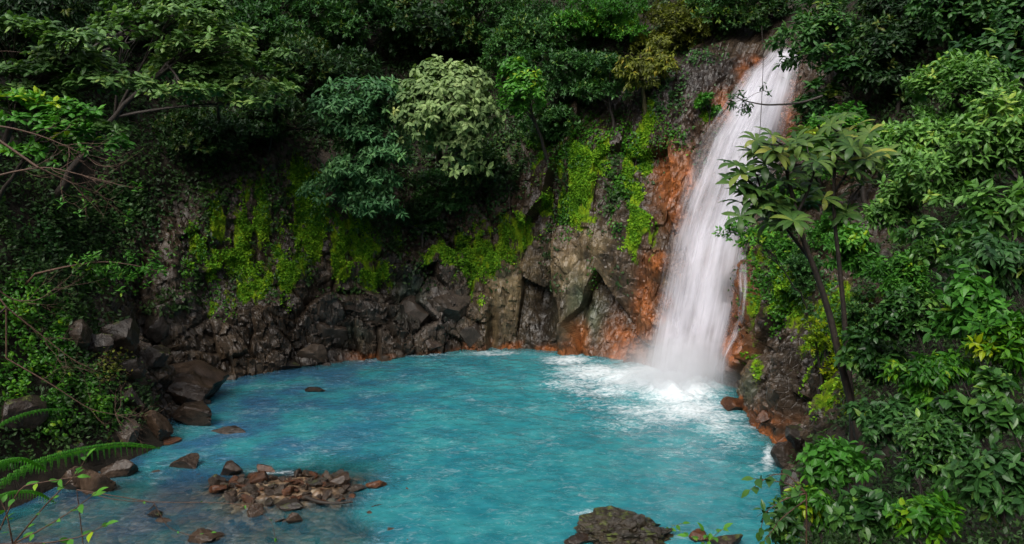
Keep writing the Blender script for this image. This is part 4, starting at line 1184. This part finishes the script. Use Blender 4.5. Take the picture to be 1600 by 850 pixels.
BL = [
 ('big overhanging slab boulder, largest on the left shore', 270, 600, 78, 32, 'brown', 5, None, 0),
 ('flat wedge boulder at the waterline under the overhanging slab', 300, 647, 42, 22, 'brown', 8, None, 0),
 ('rounded block under the left end of the overhanging slab', 243, 662, 27, 26, 'brown', 12, None, 0),
 ('small pale stone in the gap under the slab tip', 313, 626, 17, 8, 'grey', 15, None, 0),
 ('humped dark boulder just behind the overhanging slab', 235, 558, 34, 22, 'dark', 17, None, 0),
 ('flat dark boulder left of the humped one', 190, 575, 36, 18, 'dark', 20, None, 0),
 ('shadowed boulder against the brambles left of the slab', 205, 622, 24, 24, 'dark', 22, None, 0),
 ('grey shiny boulder at the foot of the brambles', 193, 675, 24, 20, 'grey', 25, None, 0),
 ('tall leaning dark boulder high above the slab', 188, 528, 26, 32, 'dark', 28, None, 0),
 ('upright dark boulder beside the bright creeper patch', 122, 528, 20, 30, 'dark', 30, None, 0),
 ('square mossy boulder between two dark upright ones', 152, 540, 26, 22, 'dark', 33, None, 0),
 ('pointed dark boulder at the cliff foot above the humped one', 240, 508, 26, 30, 'dark', 36, None, 0),
 ('reddish brown pointed boulder at the water behind the fern tip', 152, 752, 36, 22, 'brown', 39, None, 0),
 ('brown boulder right behind the fern tip', 186, 732, 26, 18, 'brown', 42, None, 0),
 ('boulder half hidden behind the fern frond', 112, 748, 26, 22, 'brown', 45, None, 0),
 ('dark boulder above the fern frond by the brambles', 122, 700, 26, 14, 'dark', 48, None, 0),
 ('large dark boulder cut by the left edge', 22, 655, 46, 40, 'dark', 51, None, 0),
 ('brown stone breaking the shallow water left of the stone bar', 288, 721, 24, 13, 'brown', 54, None, 0),
 ('low stone just covered by water near the moss cliff', 490, 608, 20, 6, 'brown', 57, None, 0),
 ('flat pale stone awash below the waterline wedge', 355, 672, 34, 8, 'grey', 60, None, 0),
 ('small dark rock at the water edge by the slab tip', 325, 585, 16, 12, 'dark', 63, None, 0),
 ('small brown stone right of the rounded block', 262, 690, 20, 7, 'rust', 66, None, 0),
]
for i, (lab, u, v, ru, rv, mt, sd_, fl_, roll) in enumerate(BL):
    big = ru > 60
    boulder(lab, u, v, ru, rv, mt, sd_, sub=5 if big else 4, flat=fl_, roll=roll, group=LB, planes=11, sink=.03, cuts=[(.05, -.25, 1, .50), (.62, -.2, .8, .66), (-1, -.1, .25, .92), (-.05, -.8, -.55, .62), (.1, -1, .25, .80), (0, 0, -1, .62), (1, 0, -.45, .95), (0, 1, .1, .9), (-.5, .6, .6, .8), (.5, -.8, .2, .78), (-.7, -.7, .2, .82)] if big else None)
CB = 'broken blocks at the foot of the mossy cliff'
CBL = [
 ('pale angular block with a flat face below the moss cliff', 512, 522, 26, 22, 'grey', 71),
 ('wet shiny block at the waterline left of the angular block', 480, 558, 28, 18, 'grey', 74),
 ('tall grey block with a slanting face, broadest of the row', 652, 490, 26, 28, 'grey', 77),
 ('cracked light grey block right of the slanting one', 695, 478, 32, 24, 'grey', 80),
 ('dark block wedged between the angular and the slanting one', 590, 492, 26, 22, 'grey', 83),
 ('brown block low at the water below the cracked light one', 668, 528, 28, 16, 'brown', 86),
 ('rust footed block at the waterline in the middle of the row', 622, 545, 24, 16, 'brown', 89),
 ('small grey block above the waterline near the mossy slab', 735, 520, 18, 20, 'grey', 92),
 ('dark block in shadow under the hanging moss', 545, 478, 24, 16, 'dark', 95),
 ('low wet block at the left end of the row', 440, 570, 26, 12, 'dark', 98),
]
for lab, u, v, ru, rv, mt, sd_ in CBL:
    p = hit(u, v)
    boulder(lab, u, v, ru * 1.2, rv * 1.15, mt, sd_, group=CB, planes=14, Y=p[1] + .6 * ru / FPX * p[1], roll=rng.uniform(-25, 25))
RS = 'rocks on the right shore'
for lab, u, v, ru, rv, mt, sd_ in [
 ('purplish red rock at the right shore beside white wash', 1224, 714, 20, 24, 'brown', 111),
 ('rusty rock at the water right of the fall foot', 1152, 632, 26, 12, 'rust', 114),
 ('rusty low rock along the right waterline', 1200, 650, 22, 10, 'rust', 117),
 ('dark rock behind the purplish red shore rock', 1250, 690, 24, 24, 'dark', 120),
 ('lowest dark rock at the right shore under the shrubs', 1240, 760, 22, 26, 'dark', 123)]:
    boulder(lab, u, v, ru, rv, mt, sd_, group=RS)
p = on_water(985, 838)
near = boulder('craggy black mossy rock rising from the pool at the lower edge', 985, 842, 108, 46, 'craggy', 131, sub=5, planes=22, rough=.16, Y=p[1], depth=.9)
for lab, u, v, ru, rv, mt, sd_ in [('small reddish stone beside the craggy black rock', 1092, 838, 18, 10, 'rust', 134), ('dark wet stone at the lower edge right of the craggy rock', 1135, 850, 30, 14, 'dark', 137), ('pale brown stone at the left foot of the craggy rock', 905, 846, 26, 9, 'brown', 139)]:
    boulder(lab, u, v, ru, rv, mt, sd_)

# the bar of stones in the shallows
BS = [
 ('dark upright stone at the left end of the bar', 362, 733, 20, 14, 'brown'), ('shiny dark stone below the upright one', 340, 750, 15, 12, 'dark'),
 ('flat orange stone at the lower left of the bar', 340, 765, 16, 8, 'rust'), ('rusty stone on top of the bar', 417, 731, 16, 7, 'rust'),
 ('largest dark stone on the right crest of the bar', 530, 752, 18, 13, 'brown'), ('rusty brown stone at the right tip of the bar', 588, 757, 17, 8, 'rust'),
 ('grey flat stone next to the right tip', 555, 762, 17, 7, 'grey'), ('long flat dark stone at the front of the bar', 452, 791, 24, 9, 'dark'),
 ('rounded brown stone in the water in front of the bar', 460, 811, 12, 10, 'brown'), ('grey brown stone at the lower left foot of the bar', 398, 797, 14, 12, 'brown'),
 ('dark stone cut by the lower edge left of the bar', 320, 838, 28, 12, 'brown'), ('sunken dark stone left of the bar front', 240, 803, 14, 7, 'dark'),
]
for i, (lab, u, v, ru, rv, mt) in enumerate(BS):
    boulder(lab, u, v, ru, rv, mt, 200 + i * 3, name='stone', sub=4, group='larger stones of the stone bar')
rng = np.random.default_rng(55)
PROT = [[mesh_np('stone', rock_shape(300 + i, 3, 9, .5, .04)[0] * np.array([1, .8, .6]), ICO[3][1], SM[m]) for i in range(5)] for m in ('brown', 'rust', 'grey', 'dark')]
LBL = ['small brown stone heaped on the stone bar in the shallows', 'small rusty stone heaped on the stone bar in the shallows', 'small grey stone heaped on the stone bar in the shallows', 'small blackish stone heaped on the stone bar in the shallows']
LBS = ['brown pebble lying loose in the shallow water round the bar', 'rusty pebble lying loose in the shallow water round the bar', 'grey pebble lying loose in the shallow water round the bar', 'blackish pebble lying loose in the shallow water round the bar']
for i in range(258):
    heap = i < 190
    if heap:
        a, r = rng.uniform(0, 6.283), math.sqrt(rng.random())
        x, y = BAR[0] + 2.45 * r * math.cos(a) + .15, BAR[1] + 1.25 * r * math.sin(a) + .05
    else:
        q = on_water(rng.uniform(230, 640), rng.uniform(735, 845)); x, y = q[0], q[1]
        if ((x - BAR[0]) / 2.4) ** 2 + ((y - BAR[1]) / 1.2) ** 2 < .9: continue
    m = rng.choice(4, p=[.42, .28, .14, .16])
    s = .05 + .15 * rng.random() ** 2 * (1.0 if heap else .95)
    z = float(bed_z(np.array([x]), np.array([y]))[0])
    if not heap: z = max(z, -.10)
    o = put('stone', PROT[m][rng.integers(5)], None, (x, y, z + s * (.25 if heap else .05) + (rng.uniform(0, .06) if heap else 0)))
    o.scale = (s * rng.uniform(.9, 1.5), s, s * rng.uniform(.8, 1.2)); o.rotation_euler = (rng.uniform(-.5, .5), rng.uniform(-.5, .5), rng.uniform(0, 6.28))
    tag(o, (LBL if heap else LBS)[m], 'stone', 'small stones of the stone bar' if heap else 'loose stones in the shallows')
pp = px_path([(478, 785), (500, 793), (525, 797), (552, 792)], [at_depth(478, 785, 1)[1] * (on_water(478, 785)[1]), on_water(500, 793)[1], on_water(525, 795)[1], on_water(552, 792)[1]])
pp[:, 2] = .16
b = Geo(); b.tube(pp, np.linspace(.06, .03, len(pp)), 6)
tag(b.build('driftwood', BARK, None, None, True), 'dark stick lying across the front of the stone bar', 'driftwood')

# ------------------------------------------------------------------ near plants at the lower edge
def frond(g, stem, pts, Y, w0, seed, hang=.75):
    rr_ = np.random.default_rng(seed)
    pp = px_path(pts, Y)
    t = np.linspace(0, 1, 36); src = np.linspace(0, 1, len(pp))
    ax = np.stack([np.interp(t, src, pp[:, i]) for i in range(3)], 1)
    stem.tube(ax, np.linspace(.010, .003, len(ax)), 5)
    tg = unit(np.gradient(ax, axis=0))
    for i in range(2, len(ax)):
        s = t[i]
        l = w0 * (math.sin(math.pi * min(1, (1 - s) * .82 + .10)) ** .8) * (1 if s < .96 else .6)
        side = unit(np.cross(tg[i], [0, 0, 1.0]))
        for sg in (-1, 1):
            d0 = unit(side * sg * .8 + tg[i] * .42 + np.array([0, 0, -.12]))
            m = 13
            q = np.linspace(0, 1, m)
            dd = unit(d0[None] + np.array([0, 0, -1.0])[None] * (hang * q ** 1.2)[:, None] + rr_.normal(0, .02, (1, 3)))
            mid = ax[i] + np.concatenate([[np.zeros(3)], np.cumsum(dd[:-1] * l / (m - 1), axis=0)])
            td = unit(np.gradient(mid, axis=0))
            nr = unit(np.cross(td, np.cross(tg[i], td)))
            nr = nr * np.sign(nr[:, 2:3] + 1e-6)
            sd = unit(np.cross(nr, td))
            for s2 in (-1, 1):
                g.leaves(mid[1:], unit(sd[1:] * s2 + td[1:] * .55), nr[1:], l * .17 * (1 - .75 * q[1:] ** 2) + .004, .50, 6, np.clip(.5 + rr_.normal(0, .12, m - 1), 0, 1))
fb_ = at_depth(-60, 800, 7.6); gz = ground_z(fb_[0], fb_[1])
base = np.array([fb_[0], fb_[1], gz])
fern = thing('fern', 'bright green fern with one long frond arching out over the water', 'fern', tuple(base))
FR = [([(-70, 830), (-20, 765), (50, 722), (125, 703), (190, 694), (246, 700)], 7.6, .21, 1), ([(-70, 830), (-50, 760), (-10, 725), (30, 716), (70, 735)], 7.3, .15, 2), ([(-70, 830), (-40, 690), (10, 655), (60, 640), (112, 640)], 8.2, .09, 3), ([(-70, 840), (-30, 790), (10, 770), (50, 768), (85, 785)], 7.0, .10, 4)]
for pts, Y, w0, sd_ in FR:
    g = Geo(); s = Geo()
    frond(g, s, pts, Y, w0, sd_)
    f = g.build('frond', LM['fern'], fern, base); s.build('stalk', TWIG, f)
c0 = at_depth(-70, 832, 7.4); s = Geo(); s.tube(np.array([base - [0, 0, .1], (base + c0) / 2, c0]), [.06, .05, .04], 7); s.build('rootstock', BARK, fern, base, True)

def sprig(label, name, cat, paths, Y, L, mat, seed, foot=None, r=.008, w=.5, every=2, tintc=.6):
    global rng
    rng = np.random.default_rng(seed)
    P_ = [px_path(p, Y) for p in paths]
    p0 = P_[0][0]
    base = np.array([p0[0], p0[1], ground_z(p0[0], p0[1])]) if foot is None else np.array(foot)
    root = thing(name, label, cat, tuple(base))
    s = Geo(); g = Geo()
    s.tube(np.array([base - [0, 0, .05], (base + p0) / 2 + [.03, 0, 0], p0]), r, 5)
    for pp in P_:
        s.tube(np.concatenate([[p0], pp]), np.linspace(r, r * .4, len(pp) + 1), 5)
        q = pp[2::every]; tg = unit(np.gradient(pp, axis=0))[2::every]
        n = len(q)
        sd = unit(np.cross(tg, [0, 0, 1.0])) * np.where(np.arange(n) % 2, 1, -1)[:, None]
        g.leaves(q, unit(sd + .5 * tg + rng.normal(0, .25, (n, 3)) + [0, 0, -.1]), unit(np.array([0, -.25, 1.0]) + rng.normal(0, .35, (n, 3))), L * rng.uniform(.65, 1.15, n), w, 14, np.clip(tintc + rng.normal(0, .15, n), 0, 1))
        g.leaves(pp[-1:], tg[-1:], np.array([[0, -.3, 1.0]]), L, w, 14, np.array([.75]))
    s.build('stem', TWIG, root, base, True); g.build('foliage', LM[mat], root, base, True)
sprig('young plant with long pointed leaves in the lower left corner', 'seedling', 'plant', [[(20, 850), (60, 830), (110, 800), (150, 770)], [(20, 850), (10, 800), (-5, 770)], [(20, 850), (70, 790), (120, 740), (135, 715)], [(-10, 850), (30, 760), (75, 752), (120, 745)], [(20, 850), (80, 848), (130, 838), (165, 820)]], 6.2, .105, 'fresh', 401)
sprig('thin climbing tendril curling over the shallow water', 'tendril', 'vine', [[(120, 765), (180, 782), (260, 785), (340, 785), (395, 790), (425, 815), (430, 840)], [(240, 785), (262, 825), (300, 838), (330, 832)]], 6.6, .045, 'fresh', 403, r=.005, every=5)
sprig('leafy sprig hanging out over the water at the right bank', 'leafy_sprig', 'plant', [[(1260, 770), (1230, 755), (1200, 750), (1178, 748)], [(1260, 770), (1225, 780), (1195, 800), (1188, 830)], [(1260, 780), (1220, 810), (1195, 845)], [(1260, 770), (1230, 740), (1205, 742), (1172, 765)]], 7.4, .12, 'broad', 405, w=.62, tintc=.45)
sprig('small bright seedling in front of the craggy black rock', 'seedling', 'plant', [[(1105, 850), (1115, 838), (1130, 826)], [(1105, 850), (1090, 842), (1075, 838)], [(1105, 850), (1105, 840), (1100, 830)]], 13.0, .19, 'fresh', 407, every=3)
sprig('tiny plant growing on top of the craggy black rock', 'seedling', 'plant', [[(1040, 835), (1050, 822), (1066, 818)], [(1040, 835), (1030, 828), (1020, 826)]], 20.3, .22, 'ivy', 409, every=2, foot=at_depth(1040, 842, 20.4))
